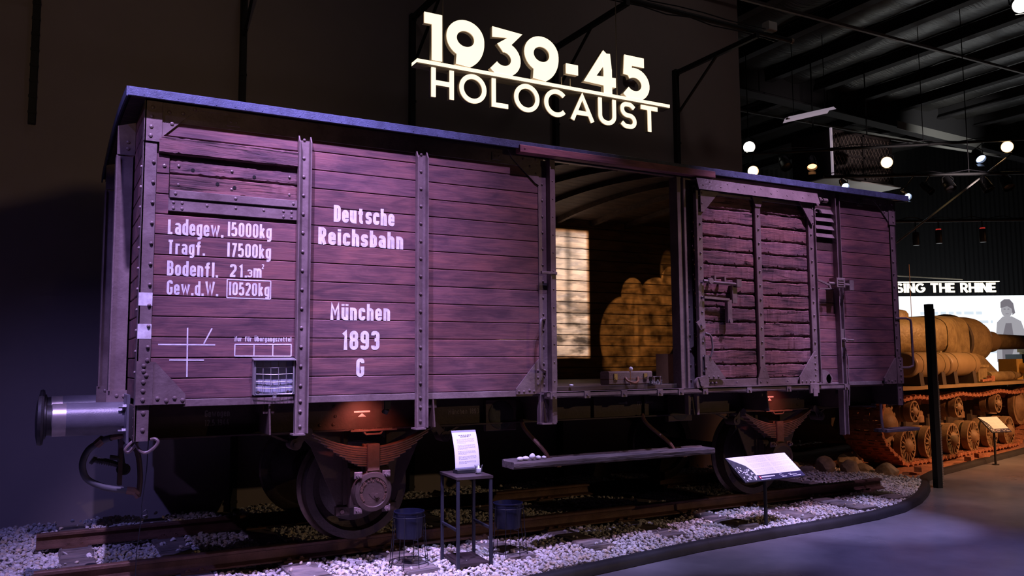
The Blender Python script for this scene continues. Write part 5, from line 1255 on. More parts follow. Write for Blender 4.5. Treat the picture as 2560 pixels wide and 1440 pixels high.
# ---------------------------------------------------------------- the tank behind the right end
tk = empty('tank', (11.1, 2.12, -.14), 'ochre brown heavy tank with fuel drums on red earth behind the wagon', 'tank', rz=math.atan2(.196, .981))
def tb(mb, name, m, par=None, sm=35): return mb.build(name, m, par or tk, sm)
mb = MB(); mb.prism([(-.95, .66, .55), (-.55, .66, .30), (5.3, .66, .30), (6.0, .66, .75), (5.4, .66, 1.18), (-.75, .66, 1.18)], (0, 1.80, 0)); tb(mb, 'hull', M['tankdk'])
mb = MB(); mb.prism([(-.6, .45, 1.20), (5.3, .45, 1.20), (4.6, .62, 1.72), (-.1, .62, 1.62)], (0, 2.1, 0)); tb(mb, 'superstructure', M['tank'])
mb = MB(); mb.box(-1.0, 6.0, -.10, .66, 1.165, 1.185); mb.box(-1.0, 6.0, -.105, -.09, 1.135, 1.19); tb(mb, 'fender', M['tanksm'])
mb = MB(); mb.box(-1.0, 6.0, 2.46, 3.2, 1.165, 1.185); tb(mb, 'fender', M['tanksm'])
def track(y0, y1, name):
    P = []
    def add(a): P.extend(a)
    add([(x, .02) for x in np.linspace(-.15, 4.55, 40)])
    add([(4.55+.75*k/8, .02+.45*(k/8)**1.3) for k in range(1, 9)])
    add([(5.02+.36*math.cos(R(a)), .72+.34*math.sin(R(a))) for a in range(-40, 95, 15)])
    xs = np.linspace(5.0, -.45, 44); add([(x, .99+.05*math.sin((x-.3)*PI/1.7)**2*0-.05*abs(math.sin((x-.33)*PI/1.70))+.02) for x in xs])
    add([(-.50+.37*math.cos(R(a)), .64+.37*math.sin(R(a))) for a in range(95, 230, 14)])
    add([(-.72+.57*k/7, .34-.32*(k/7)) for k in range(1, 7)])
    pts = [Vector((p[0], 0, p[1])) for p in P]
    # even link spacing
    d = [0]
    for a, b in zip(pts, pts[1:]+pts[:1]): d.append(d[-1]+(b-a).length)
    nl = int(d[-1]/.152); L = MB()
    def at(s):
        s %= d[-1]
        for i in range(len(pts)):
            if d[i+1] >= s: return pts[i].lerp(pts[(i+1) % len(pts)], (s-d[i])/max(1e-6, d[i+1]-d[i]))
        return pts[0]
    for k in range(nl):
        s = d[-1]*k/nl; a = at(s+.008); b = at(s+d[-1]/nl-.008); t_ = (b-a).normalized(); n = Vector((-t_.z, 0, t_.x))
        j = random.uniform(-.008, .008)
        A = [a+n*(-.028), b+n*(-.028), b+n*(.012), a+n*(.012)]
        L.prism([(p.x, y0+j, p.z) for p in A], (0, y1-y0, 0))
        for yy in (y0, y0+.18, y0+.36, y1-.08):      # lugs
            c = a.lerp(b, .5); L.prism([(p.x, yy+j, p.z) for p in (c-t_*.03-n*.025, c+t_*.03-n*.025, c+t_*.02-n*.05, c-t_*.02-n*.05)], (0, .08, 0))
        for yy in np.linspace(y0, y1-.05, 5): L.cyl((b.x, yy+j, b.z), (b.x, yy+.05+j, b.z), .026, 6)
        if k % 2 == 0: c = a.lerp(b, .5); L.prism([(p.x, (y0+y1)/2-.05, p.z) for p in (c-t_*.05+n*.01, c+t_*.05+n*.01, c+t_*.02+n*.10, c-t_*.02+n*.10)], (0, .10, 0))
    return tb(L, name, M['rust'], sm=30)
track(.0, .62, 'track'); track(2.50, 3.12, 'track')
def road_wheel(x, z, r, y, name, sp=16):
    mb = MB(); mb.lathe([(r*.84, .0), (r, .0), (r*1.0, .11), (r*.84, .11)], (x, y, z), (0,1,0), 40, False); mb.lathe([(r*.84, .16), (r, .16), (r, .27), (r*.84, .27)], (x, y, z), (0,1,0), 40, True); mb.lathe([(r*.8, .05), (r*.82, .055), (r*.82, .06)], (x, y, z), (0,1,0), 32, True)
    w = tb(mb, name, M['twheel'])
    mb = MB()
    for k in range(sp):
        a = 2*PI*k/sp; u = Vector((math.cos(a), 0, math.sin(a))); mb.bar(Vector((x, y+.022, z))+u*r*.36, Vector((x, y+.012, z))+u*r*.90, .018, .05, (0, 1, 0))
    tb(mb, 'spokes', M['twheel'], w)
    mb = MB(); mb.lathe([(r*.48, .03), (r*.46, .0), (r*.34, -r*.16), (r*.20, -r*.26), (.02, -r*.28)], (x, y, z), (0,1,0), 24)
    for k in range(8): a = 2*PI*k/8+.2; mb.hexbolt((x+math.cos(a)*r*.42, y-.0, z+math.sin(a)*r*.42), (0,-1,0), .012)
    tb(mb, 'hub_cap', M['twheel'], w)
for i in range(6): road_wheel(.0+.83*i, .275, .265, .03, 'road_wheel')
for x in (.33, 2.0, 3.75): road_wheel(x, .79, .17, .05, 'return_roller', 6)
for x in (.4, 1.25, 2.1, 2.9, 3.8, 4.4):
    mb = MB(); mb.lathe([(.10, 0), (.10, .10), (.085, .12), (.085, .17), (.06, .2)], (x, .42, .56), (0,0,1), 16); tb(mb, 'suspension_arm', M['twheel'])
mb = MB(); mb.lathe([(.36, .10), (.36, .2), (.30, .2), (.30, .10)], (4.98, 0, .70), (0,1,0), 36); mb.lathe([(.30, .12), (.14, .05), (.10, .02), (.02, .0)], (4.98, 0, .70), (0,1,0), 24)
for k in range(12): a = 2*PI*k/12; mb.hexbolt((4.98+.28*math.cos(a), .12, .70+.28*math.sin(a)), (0,-1,0), .02)
tb(mb, 'idler_wheel', M['twheel'])
mb = MB(); mb.lathe([(.28, .12), (.28, .18), (.22, .2)], (-.48, 0, .63), (0,1,0), 28); mb.lathe([(.20, .12), (.17, .04), (.10, -.01), (.02, -.03)], (-.48, 0, .63), (0,1,0), 20)
for k in range(15): a = 2*PI*k/15; u = Vector((math.cos(a), 0, math.sin(a))); mb.bar(Vector((-.48, .15, .63))+u*.26, Vector((-.48, .15, .63))+u*.345, .05, .04, (0,1,0))
tb(mb, 'drive_sprocket', M['twheel'])
# fuel drums
for x0, x1 in ((.22, 1.46), (1.52, 2.72)):
    mb = MB(); mb.lathe([(.02, .0), (.17, .0), (.19, .012), (.20, .03), (.20, x1-x0-.03), (.19, x1-x0-.012), (.17, x1-x0), (.02, x1-x0)], (x0, .12, 1.52), (1,0,0), 40); dm = tb(mb, 'fuel_drum', M['tanksm'], sm=30)
    mb = MB()
    for x in (x0+.22, x1-.22): mb.lathe([(.2015, -.012), (.206, -.012), (.206, .012), (.2015, .012)], (x, .12, 1.52), (1,0,0), 40, False)
    tb(mb, 'strap', M['tank'], dm)
    mb = MB()
    for x in (x0+.12, x1-.30): mb.prism([(x, -.06, 1.186), (x, .34, 1.186), (x, .36, 1.52), (x, .24, 1.38), (x, .12, 1.315), (x, .0, 1.37), (x, -.04, 1.40)], (.14, 0, 0))
    tb(mb, 'cradle', M['tankdk'], dm)
# turret, swung a little towards the viewer
TM = Matrix.Translation((2.75, 1.30, 1.66)) @ Matrix.Rotation(R(-9), 4, 'Z')
def turret_ring(x, hw, zb, zt, rnd=.25, n=28):
    # super-ellipse section across the turret at x
    o = []
    for k in range(n):
        a = 2*PI*k/n; c, s = math.cos(a), math.sin(a); e = 2/3.6
        o.append((x, hw*abs(c)**e*(1 if c > 0 else -1), (zt+zb)/2+(zt-zb)/2*abs(s)**e*(1 if s > 0 else -1)))
    return o
def loft(rings):
    mb = MB(); n = len(rings[0]); vs = [p for r in rings for p in r]; fs = []
    for i in range(len(rings)-1): fs += [(i*n+k, (i+1)*n+k, (i+1)*n+(k+1) % n, i*n+(k+1) % n) for k in range(n)]
    fs += [tuple(range(n-1, -1, -1)), tuple((len(rings)-1)*n+k for k in range(n))]
    mb.add(vs, fs); return mb
mb = loft([turret_ring(-1.75, .55, .05, .58), turret_ring(-1.6, .70, .0, .68), turret_ring(-.6, .86, .0, .72), turret_ring(.05, .86, .0, .74)]); mb.xform(TM); tr = tb(mb, 'turret', M['tank'], sm=50)
mb = loft([turret_ring(.06, .87, -.04, .75), turret_ring(.3, .84, -.08, .76), turret_ring(.65, .70, -.14, .78), turret_ring(1.0, .55, -.18, .78), turret_ring(1.38, .50, -.19, .785)]); mb.xform(TM); tb(mb, 'turret_front', M['tank'], tr, 50)
mb = MB(); mb.lathe([(.47, 0), (.535, .01), (.535, .09), (.47, .10)], (1.385, 0, .30), (1, 0, 0), 40); mb.xform(TM); tb(mb, 'mantlet_seal', M['tankdk'], tr)
mb = MB(); mb.lathe([(.49, 0), (.49, .52), (.475, .70), (.43, .84), (.36, .93), (.1, .93)], (1.48, 0, .30), (1, 0, 0), 40)
for k in range(8): a = 2*PI*k/8+.3; mb.hexbolt((1.95+.2*(k % 2), .44*math.cos(a), .30+.44*math.sin(a)), (0, math.cos(a), math.sin(a)), .016, .012)
mb.xform(TM); tb(mb, 'mantlet', M['tank'], tr, 40)
mb = MB(); mb.lathe([(.25, 0), (.25, .10), (.215, .12), (.215, .55), (.205, .58)], (2.46, 0, .30), (1, 0, 0), 32)
for k in range(8): a = 2*PI*k/8; mb.hexbolt((2.475, .235*math.cos(a), .30+.235*math.sin(a)), (1, 0, 0), .02, .1)
mb.xform(TM); gs = tb(mb, 'gun_collar', M['tanksm'], tr)
mb = MB(); mb.lathe([(.18, 0), (.18, .02), (.165, .04), (.115, 3.4), (.05, 3.4)], (3.0, 0, .30), (1, 0, -.0), 32); mb.xform(TM); tb(mb, 'gun_barrel', M['tank'], gs)
mb = MB(); mb.lathe([(.26, 0), (.26, .10), (.22, .16), (.1, .19), (.02, .195)], (-.75, -.34, .66), (0, 0, 1), 28); mb.xform(TM); tb(mb, 'hatch', M['tank'], tr, 40)
mb = MB(); mb.lathe([(.40, 0), (.38, .18), (.30, .30), (.12, .36), (.02, .37)], (-1.35, -.10, .58), (0, 0, 1), 30); mb.lathe([(.34, 0), (.37, .05), (.37, .09)], (-1.35, -.10, .96), (0, 0, 1), 30); mb.prism([(-1.6, -.4, 1.02), (-1.2, -.45, 1.02), (-1.05, -.42, 1.22), (-1.6, -.38, 1.22)], (0, .3, 0)); mb.xform(TM); tb(mb, 'cupola', M['tank'], tr, 40)
mb = MB(); mb.cyl((-.62, -.62, .64), (-.62, -.62, 1.65), .006, 6); mb.xform(TM); tb(mb, 'antenna', M['leather'], tr)
mb = MB()
for x, z in ((-.5, .06), (-.2, .06), (.35, .02), (.62, .02)): mb.cyl((x, -.88, z), (x, -.82, z), .035, 12)
mb.xform(TM); tb(mb, 'lifting_stud', M['tank'], tr)
# stowage on the fender
mb = MB(); mb.cbox(3.05, 3.45, .10, .45, 1.187, 1.45, .01); mb.cbox(3.0, 3.5, .08, .3, 1.45, 1.50, .005); tb(mb, 'tool_box', M['tank'])
mb = MB(); mb.cyl((3.7, .2, 1.28), (4.9, .22, 1.28), .09, 16); mb.cyl((4.9, .22, 1.28), (5.35, .22, 1.28), .10, 16, .05); tb(mb, 'tarpaulin_roll', M['tank'])
mb = MB(); mb.bar((2.9, .0, 1.22), (3.25, -.02, 1.24), .04, .04); mb.cbox(3.25, 3.4, -.04, .04, 1.2, 1.30, .005); tb(mb, 'fender_tool', M['rust'])
mb = MB(); mb.cyl((5.55, .1, 1.42), (5.55, .24, 1.42), .10, 20); mb.cbox(5.4, 5.7, .24, .6, 1.19, 1.6, .02); tb(mb, 'headlamp', M['yellow'])
mb = MB(); mb.bar((5.5, -.05, 1.2), (6.1, -.05, 1.5), .04, .05); mb.bar((6.1, -.05, 1.5), (6.35, -.05, 1.2), .04, .05); tb(mb, 'tow_hook', M['rust'])
# hull rear: plates, sloping guard
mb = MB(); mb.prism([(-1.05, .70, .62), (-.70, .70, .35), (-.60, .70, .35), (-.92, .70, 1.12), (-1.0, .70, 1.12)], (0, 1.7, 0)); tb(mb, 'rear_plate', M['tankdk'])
# bricks and loose blocks on the earth
for i, (x, y, a, lab) in enumerate(((12.35, 1.98, 20, 'red brick lying left of the tank panel post'), (12.95, 2.14, -15, 'red brick lying right of the tank panel post'), (10.55, 1.62, 35, 'brick lying at the corner behind the black post'))):
    mb = MB(); mb.cbox(-.11, .11, -.05, .05, 0, .07, .006); o = mb.build('brick', M['rust']); o.location = (x, y, -.15); o.rotation_euler = (0, 0, R(a)); tag(o, lab, 'brick', 'bricks on the red earth')

# ---------------------------------------------------------------- far display: glowing mural, sign, second vehicle
cp = Vector((-0.5218, -6.2177, 1.4595))
def far(dist): return Matrix(((_Rv.x, _F0.x, 0, cp.x+_F0.x*dist), (_Rv.y, _F0.y, 0, cp.y+_F0.y*dist), (0, 0, 1, 0), (0, 0, 0, 1)))   # a local frame: x across, y deeper, z up
def placed(o, m): o.matrix_world = m; return o
mu = bpy.data.objects.new('mural_panel', None); col.objects.link(mu); mu.matrix_world = far(24.2) @ Matrix.Translation((13.5, 0, -.22)); tag(mu, 'self-glowing mural panel with a grey soldier behind the tank', 'mural')
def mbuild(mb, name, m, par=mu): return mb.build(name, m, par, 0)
mb = MB(); mb.box(-3.4, 3.0, 0, .06, 0, 3.53); base = mbuild(mb, 'glowing_panel', M['mural'])
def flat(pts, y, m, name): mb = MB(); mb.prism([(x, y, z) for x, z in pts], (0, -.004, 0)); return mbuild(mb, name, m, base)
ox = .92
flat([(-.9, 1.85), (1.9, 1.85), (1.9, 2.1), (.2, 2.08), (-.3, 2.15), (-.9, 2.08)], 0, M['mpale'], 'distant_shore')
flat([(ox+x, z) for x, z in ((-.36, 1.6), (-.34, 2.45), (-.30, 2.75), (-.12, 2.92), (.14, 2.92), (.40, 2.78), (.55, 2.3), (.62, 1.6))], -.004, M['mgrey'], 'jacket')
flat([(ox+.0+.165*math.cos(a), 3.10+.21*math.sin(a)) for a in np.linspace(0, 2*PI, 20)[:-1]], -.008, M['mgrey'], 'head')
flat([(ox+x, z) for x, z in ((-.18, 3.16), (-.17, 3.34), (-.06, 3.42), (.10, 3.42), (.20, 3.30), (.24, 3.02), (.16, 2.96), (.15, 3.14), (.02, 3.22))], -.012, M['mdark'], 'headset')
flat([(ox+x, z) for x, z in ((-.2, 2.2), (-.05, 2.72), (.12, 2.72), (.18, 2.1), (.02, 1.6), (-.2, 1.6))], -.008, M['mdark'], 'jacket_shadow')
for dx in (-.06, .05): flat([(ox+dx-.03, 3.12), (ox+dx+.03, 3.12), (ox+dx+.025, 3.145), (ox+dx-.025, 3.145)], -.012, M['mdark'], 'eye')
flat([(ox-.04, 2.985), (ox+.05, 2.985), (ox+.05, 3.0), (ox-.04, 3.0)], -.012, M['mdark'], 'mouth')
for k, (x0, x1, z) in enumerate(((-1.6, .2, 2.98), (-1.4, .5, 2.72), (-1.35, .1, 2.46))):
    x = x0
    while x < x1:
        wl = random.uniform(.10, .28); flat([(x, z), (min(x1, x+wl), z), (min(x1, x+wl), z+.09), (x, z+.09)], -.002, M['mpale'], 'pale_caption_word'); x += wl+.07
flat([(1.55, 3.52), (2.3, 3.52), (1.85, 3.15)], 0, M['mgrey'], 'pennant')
s2 = bpy.data.objects.new('rhine_sign', None); col.objects.link(s2); s2.name = 'overhead_sign'; s2.matrix_world = far(23.2) @ Matrix.Translation((11.5, 0, 3.3)); tag(s2, 'hanging lit white sign above the mural ending in THE RHINE', 'sign')
sgm = mat('lit_white_letters_far', (.8, .8, .76), .5, emit=(1.0, .90, .70), estr=1.5)
mb = MB(); mb.box(-2.5, 2.17, -.02, .04, .32, .345); mbuild(mb, 'bar', sgm, s2)
mb = MB(); letters(mb, 'CROSSING THE RHINE', -1.78, 2.06, .03, .295, 0, .22, GOT, .10, .04); mbuild(mb, 'title_lettering', sgm, s2)
mb = MB(); letters(mb, '1945', -1.95, -.72, .35, .70, 0, .22, GOT, .10, .04); mbuild(mb, 'date_lettering', sgm, s2)
mb = MB(); mb.bar((-.7, .1, .52), (1.2, .1, .40), .02, .03); mbuild(mb, 'stay_bar', M['galv'], s2)
for x in (-1.2, 1.25): mb = MB(); mb.cyl((x, .0, .345), (x, .0, 5.5), .008, 5); mbuild(mb, 'suspension_cable', M['wire'], s2)
cv2 = bpy.data.objects.new('armoured_carrier', None); col.objects.link(cv2); cv2.matrix_world = far(20.5) @ Matrix.Translation((12.8, 0, -.22)); tag(cv2, 'small ochre and blue grey armoured vehicle with a round white 16 plate', 'vehicle')
mb = MB(); mb.prism([(-.75, 0, .9), (2.2, 0, .8), (2.2, 0, 1.30), (-.45, 0, 1.34)], (0, 1.6, 0)); mbuild(mb, 'front_plate', M['yellow'], cv2)
mb = MB(); mb.prism([(-.4, -.01, 1.0), (.05, -.01, 1.32), (-.42, -.01, 1.33), (-.62, -.01, 1.05)], (0, .02, 0)); mb.prism([(-.95, -.03, 1.02), (-.72, -.03, 1.0), (-.55, -.03, 1.36), (-.78, -.03, 1.38)], (0, .2, 0)); mbuild(mb, 'side_plate', M['blue'], cv2)
mb = MB(); mb.box(-.15, .22, .2, .9, 1.5, 1.8); mbuild(mb, 'cabin', M['blue'], cv2)
mb = MB(); mb.box(.22, 1.4, .2, .9, 1.45, 1.85); mb.box(.1, .5, .1, .8, 1.85, 2.05); mbuild(mb, 'hood', M['yellow'], cv2)
mb = MB(); mb.prism([(-.10, -.02, 1.40), (.20, -.02, 1.37), (.20, -.02, 1.53), (-.05, -.02, 1.57)], (0, .03, 0)); mbuild(mb, 'number_plate', M['paper'], cv2)
mb = MB(); mb.box(-.7, 2.1, .1, 1.5, .2, .82); mbuild(mb, 'undercarriage', M['tankdk'], cv2)
for x in (-.3, .7, 1.7):
    mb = MB(); mb.cyl((x, .0, .25), (x, .3, .25), .25, 24); mbuild(mb, 'wheel', M['tankdk'], cv2)
mb = MB(); mb.cyl((-.16, -.03, 1.12), (-.16, .01, 1.12), .115, 24); dsc = mbuild(mb, 'number_disc', M['paper'], cv2)
mb = MB(); letters(mb, 'I6', -.225, -.095, 1.05, 1.19, -.03, .14, DIN, .2, .003); mbuild(mb, 'number', M['crate'], dsc)

# ---------------------------------------------------------------- overhead lamps, pipes, speakers, cage
def rig_pipe(p0, p1, lab, r=.03):
    t = empty('rig_pipe', p0, lab, 'pipe')
    mb = MB(); mb.cyl(p0, p1, r, 10); mb.build('tube', M['truss'], t, 40, world=True)
    mb = MB(); n = 24; pts = [Vector(p0).lerp(Vector(p1), k/n)+Vector((0, 0, .05+.03*math.sin(k*1.7))) for k in range(n+1)]; mb.tube(pts, .008, 5); mb.build('cable', M['wire'], t, 40, world=True)
    for f in (.5,):
        a = Vector(p0).lerp(Vector(p1), f); mb = MB(); mb.cyl(a, (a.x, a.y, 8.895), .008, 6); mb.build('drop_rod', M['truss'], t, 40, world=True)
rig_pipe((10.5, 5.65, 5.40), (17.5, 1.55, 5.75), 'upper lighting pipe holding the warm lamps right of the grey wall')
rig_pipe((11.6, 3.95, 4.76), (16.2, 1.40, 4.84), 'lower lighting pipe carrying a row of unlit lamps')
rig_pipe((13.3, 4.25, 4.12), (16.6, 2.4, 4.15), 'lowest lighting pipe carrying the slim black cylinders')
def on_pipe(a, b, x): f = (x-a[0])/(b[0]-a[0]); return (x, a[1]+(b[1]-a[1])*f, a[2]+(b[2]-a[2])*f-.015)
PA = ((10.5, 5.65, 5.40), (17.5, 1.55, 5.75)); PB = ((11.6, 3.95, 4.76), (16.2, 1.40, 4.84))
def lamp(pos, aim, lens, lab, top, r=.10, L=.24, cat='lamp', grp='spotlights on the lighting pipes'):
    t = empty('spotlight_lamp', pos, lab, cat, grp)
    p = Vector(pos); n = (Vector(aim)-p).normalized(); Q = n.to_track_quat('Z', 'Y').to_matrix().to_4x4(); Tm = Matrix.Translation(p) @ Q
    mb = MB(); mb.lathe([(r*.35, -L), (r*.8, -L*.92), (r, -L*.6), (r*1.08, -.005), (r*1.12, .0), (r*1.12, .05), (r*1.08, .05), (r*1.02, .002)], (0,0,0), (0,0,1), 24, False); mb.lathe([(r*.3, -L), (r*.02, -L)], (0,0,0), (0,0,1), 24, False)
    mb.v = [tuple(Tm @ Vector(v)-p) for v in mb.v]; mb.build('lamp_can', M['lampcan'], t)
    mb = MB(); mb.lathe([(r*1.0, .004), (r*.7, .014), (r*.02, .018)], (0,0,0), (0,0,1), 24); mb.v = [tuple(Tm @ Vector(v)-p) for v in mb.v]; mb.build('lens', M[lens], t, 60)
    mb = MB(); u = Vector((1, 0, 0)) if abs(n.x) < .7 else Vector((0, 1, 0)); 
    c = -n*L*.4; uu = n.cross(Vector((0,0,1))).normalized()
    mb.tube([c+uu*r*1.1, c+uu*r*1.2+Vector((0,0,r*1.1)), c+Vector((0,0,r*1.9)), c-uu*r*1.2+Vector((0,0,r*1.1)), c-uu*r*1.1], .009, 6); mb.tube([c+Vector((0,0,r*1.9)), (Vector(top)-p) if isinstance(top, tuple) else Vector((c.x*.5, c.y*.5, max(top-p.z, r*2.2)))], .010, 6); mb.build('yoke', M['lampcan'], t, 40)
    if lens != 'lampoff':
        # barn door flap
        mb = MB(); mb.box(-r*.8, r*.8, -r*1.15-.004, -r*1.15, .03, .03+r*1.3); mb.v = [tuple(Tm @ Vector(v)-p) for v in mb.v]; mb.build('barn_door_or_board', M['lampcan'], t)
M['lampoff'] = mat('dark_glass_lens', (.05, .05, .06), .15)
camv = (cp.x, cp.y, cp.z)
lamp((11.40, 5.55, 5.665), (cp.x+2, cp.y, cp.z-1), 'lenswhite', 'white lit spotlight just right of the grey wall', 8.895, .105)
lamp((11.196, 5.27, 5.10), (cp.x+3, cp.y, cp.z), 'lenswarm', 'orange lit spotlight just above the roof edge below the white lamp', on_pipe(*PA, 11.21), .095)
lamp((12.19, 4.71, 5.20), (10.5, 3.0, 1.5), 'lensred', 'dim red lit spotlight turned down left of the wire cage', on_pipe(*PA, 12.2), .085)
lamp((13.447, 4.004, 5.25), camv, 'lenswarm', 'orange lit spotlight in front of the wire cage', on_pipe(*PA, 13.45), .10)
lamp((15.464, 2.853, 5.533), camv, 'lenswarm', 'orange lit spotlight at the far right end of the upper pipe', on_pipe(*PA, 15.47), .10)
lamp((15.014, 3.125, 5.322), (13.2, -.4, 1.3), 'lensblue', 'blue lit spotlight turned down beside the far right orange lamp', on_pipe(*PA, 15.0), .085)
lamp((13.0, 3.30, 4.42), (9.6, -2.3, 1.0), 'lensblue', 'blue white lit spotlight right at the end of the wagon roof', on_pipe(*PB, 13.03), .062)
lamp((11.926, 3.767, 4.60), (9.0, -.2, 1.4), 'lensblue', 'small blue lit spotlight behind the roof edge under the cage', on_pipe(*PB, 11.93), .06)
lamp((9.54, -.763, 5.707), (cp.x+3.2, cp.y, cp.z), 'lenswhite', 'large white lit spotlight in the upper right corner', 8.895, .085)
lamp((13.589, 2.848, 4.56), (12.5, 0, 0), 'lampoff', 'unlit spotlight can nearest the lit blue white lamp', on_pipe(*PB, 13.60), .09)
lamp((14.189, 2.516, 4.54), (14.5, 0, 0), 'lampoff', 'unlit spotlight can right of the white cable', on_pipe(*PB, 14.19), .09)
lamp((14.504, 2.337, 4.573), (13.0, -.5, 0), 'lampoff', 'unlit spotlight can at the right end of the lower pipe', on_pipe(*PB, 14.5), .09)
lamp((13.276, 3.029, 4.50), (13.2, 0, 1.5), 'lampoff', 'small unlit spotlight can with an amber glint on the lower pipe', on_pipe(*PB, 13.28), .06)
lamp((11.75, 4.95, 5.20), (11.0, 2.0, 1), 'lampoff', 'unlit spotlight can left of the wire cage behind the red lamp', on_pipe(*PA, 11.78), .10)
for i, (p, lab, on) in enumerate((((13.994, 3.852, 3.772), 'left of the three slim black cylinders on the lowest pipe', 0), ((14.377, 3.635, 3.808), 'middle one of the three slim black cylinders with a faint red light', 1), ((15.117, 3.222, 3.825), 'right of the three slim black cylinders with a red light', 1))):
    t = empty('pendant_speaker', p, lab, 'speaker', 'slim cylinders on the lowest pipe')
    mb = MB(); mb.lathe([(.055, -.12), (.06, -.11), (.06, .12), (.045, .14)], p, (0, 0, 1), 20); mb.build('cylinder_body', M['stand'], t, 40, world=True)
    mb = MB(); mb.cyl((p[0], p[1], p[2]+.14), (p[0], p[1], 4.13), .012, 6); mb.build('stem', M['truss'], t, 40, world=True)
    if on: mb = MB(); mb.lathe([(.046, .0), (.048, .018)], (p[0], p[1], p[2]+.142), (0, 0, 1), 16); mb.build('pilot_light', M['redled'], t, 40, world=True)
t = empty('wire_cage', (14.1, 5.6, 5.15), 'dark box unit behind diamond wire mesh hung under the roof', 'cage')
mb = MB(); mb.cbox(13.2, 15.06, 5.10, 6.1, 5.18, 6.15, .01); mb.build('box_body', M['cagebody'], t, 30, world=True)
mb = MB()
for x0, x1 in ((13.25, 14.12), (14.22, 15.02)):
    z0, z1 = 5.22, 6.10; st = .115; H = z1-z0
    n0 = int(-H/st)-1; n1 = int((x1-x0)/st)+1
    for k in range(n0, n1+1):
        for s in (1, -1):
            a = x0+k*st if s > 0 else x1-k*st
            p = [(a, z0), (a+s*H*.62, z1)]
            # clip to the panel
            (xa, za), (xb, zb) = p
            if s > 0:
                if xa < x0: za += (x0-xa)/.62; xa = x0
                if xb > x1: zb -= (xb-x1)/.62; xb = x1
            else:
                if xa > x1: za += (xa-x1)/.62; xa = x1
                if xb < x0: zb -= (x0-xb)/.62; xb = x0
            if zb-za > .03: mb.bar((xa, 5.07+.004*s, za), (xb, 5.07+.004*s, zb), .009, .006)
mb.build('diamond_mesh', M['mesh'], t, 0, world=True)
mb = MB(); 
for x in (13.22, 14.17, 15.04): mb.box(x-.03, x+.03, 5.055, 5.10, 5.18, 6.14)
mb.box(13.2, 15.06, 5.055, 5.10, 5.17, 5.22); mb.box(13.2, 15.06, 5.055, 5.10, 6.10, 6.15); mb.box(13.2, 15.06, 5.055, 5.10, 5.63, 5.67); mb.build('mesh_frame', M['cagebody'], t, 0, world=True)
mb = MB(); mb.box(13.125, 13.16, 5.0, 5.04, 5.18, 6.15); mb.build('white_tube', M['stageglow'], t, 0, world=True)
mb = MB(); mb.box(12.9, 15.1, 4.9, 6.1, 5.08, 5.10); mb.build('tray', M['galv'], t, 0, world=True)
for x in (13.3, 15.0): mb = MB(); mb.cyl((x, 5.6, 6.15), (x, 5.6, 8.895), .015, 6); mb.build('hanger_rod', M['truss'], t, 0, world=True)
t = empty('batten_light', (12.3, 5.2, 6.3), 'white unlit strip light fitting hung below the dark girder', 'lamp')
p0, p1 = Vector((11.80, 4.93, 6.08)), Vector((12.75, 4.66, 6.34))
dv = (p1-p0).normalized(); sv = dv.cross(Vector((0,0,1))).normalized()
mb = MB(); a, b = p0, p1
mb.prism([a-sv*.15, a-sv*.07+Vector((0,0,.07)), a+sv*.07+Vector((0,0,.07)), a+sv*.15, a+sv*.135, a+sv*.06+Vector((0,0,.05)), a-sv*.06+Vector((0,0,.05)), a-sv*.135], b-a); mb.build('reflector', M['stageglow'], t, 0, world=True)
mb = MB(); mb.bar(a+Vector((0,0,.05)), b+Vector((0,0,.05)), .09, .03); mb.build('lamp_channel', M['fixture'], t, 0, world=True)
for q_ in (a.lerp(b, .15), a.lerp(b, .85)): mb = MB(); mb.cyl(q_+Vector((0,0,.09)), (q_.x, q_.y, 8.895), .008, 6); mb.build('drop_rod', M['truss'], t, 0, world=True)
t = empty('stay_cable', (11.0, 2.127, 3.279), 'taut pale steel stay running up from behind the wagon end', 'cable')
mb = MB(); mb.cyl((10.75, 2.09, 3.162), (15.52, 2.83, 5.383), .016, 8); mb.build('rod', M['galv'], t, 40, world=True)
mb = MB(); mb.cyl((10.70, 2.08, 3.14), (10.78, 2.095, 3.176), .03, 8); mb.build('rod_end', M['truss'], t, 40, world=True)

# ---------------------------------------------------------------- picture projector hidden in the wagon: it throws a window and a seated figure on the inner boards
pd = bpy.data.lights.new('picture_projector', 'POINT'); pd.energy = 560; pd.shadow_soft_size = .004; pd.use_nodes = True
po = bpy.data.objects.new('picture_projector', pd); col.objects.link(po); PL = (6.15, .35, 2.95); po.location = PL
nt = pd.node_tree; N = nt.nodes; L = nt.links; em = N['Emission']
tc = N.new('ShaderNodeNewGeometry'); sx = N.new('ShaderNodeSeparateXYZ'); L.new(tc.outputs['Incoming'], sx.inputs[0])
def mth(op, a, b=None, c=None, clamp=False):
    n = N.new('ShaderNodeMath'); n.operation = op; n.use_clamp = clamp
    for i, v in enumerate((a, b, c)):
        if v is None: continue
        if isinstance(v, (int, float)): n.inputs[i].default_value = v
        else: L.new(v, n.inputs[i])
    return n.outputs[0]
dist = 2.83-PL[1]
wx = mth('MULTIPLY_ADD', mth('DIVIDE', sx.outputs[0], sx.outputs[1]), dist, PL[0])
wz = mth('MULTIPLY_ADD', mth('DIVIDE', sx.outputs[2], sx.outputs[1]), dist, PL[2])
side = mth('LESS_THAN', mth('MULTIPLY', sx.outputs[1], PROJ_SIGN), 0.0)
def sm(v, e, w): return mth('MULTIPLY_ADD', mth('SUBTRACT', v, e), 1/w, .5, True)       # soft step up at e
def rect(x0, x1, z0, z1, w=.05):
    return mth('MULTIPLY', mth('MULTIPLY', sm(wx, x0, w), mth('SUBTRACT', 1, sm(wx, x1, w))), mth('MULTIPLY', sm(wz, z0, w), mth('SUBTRACT', 1, sm(wz, z1, w))))
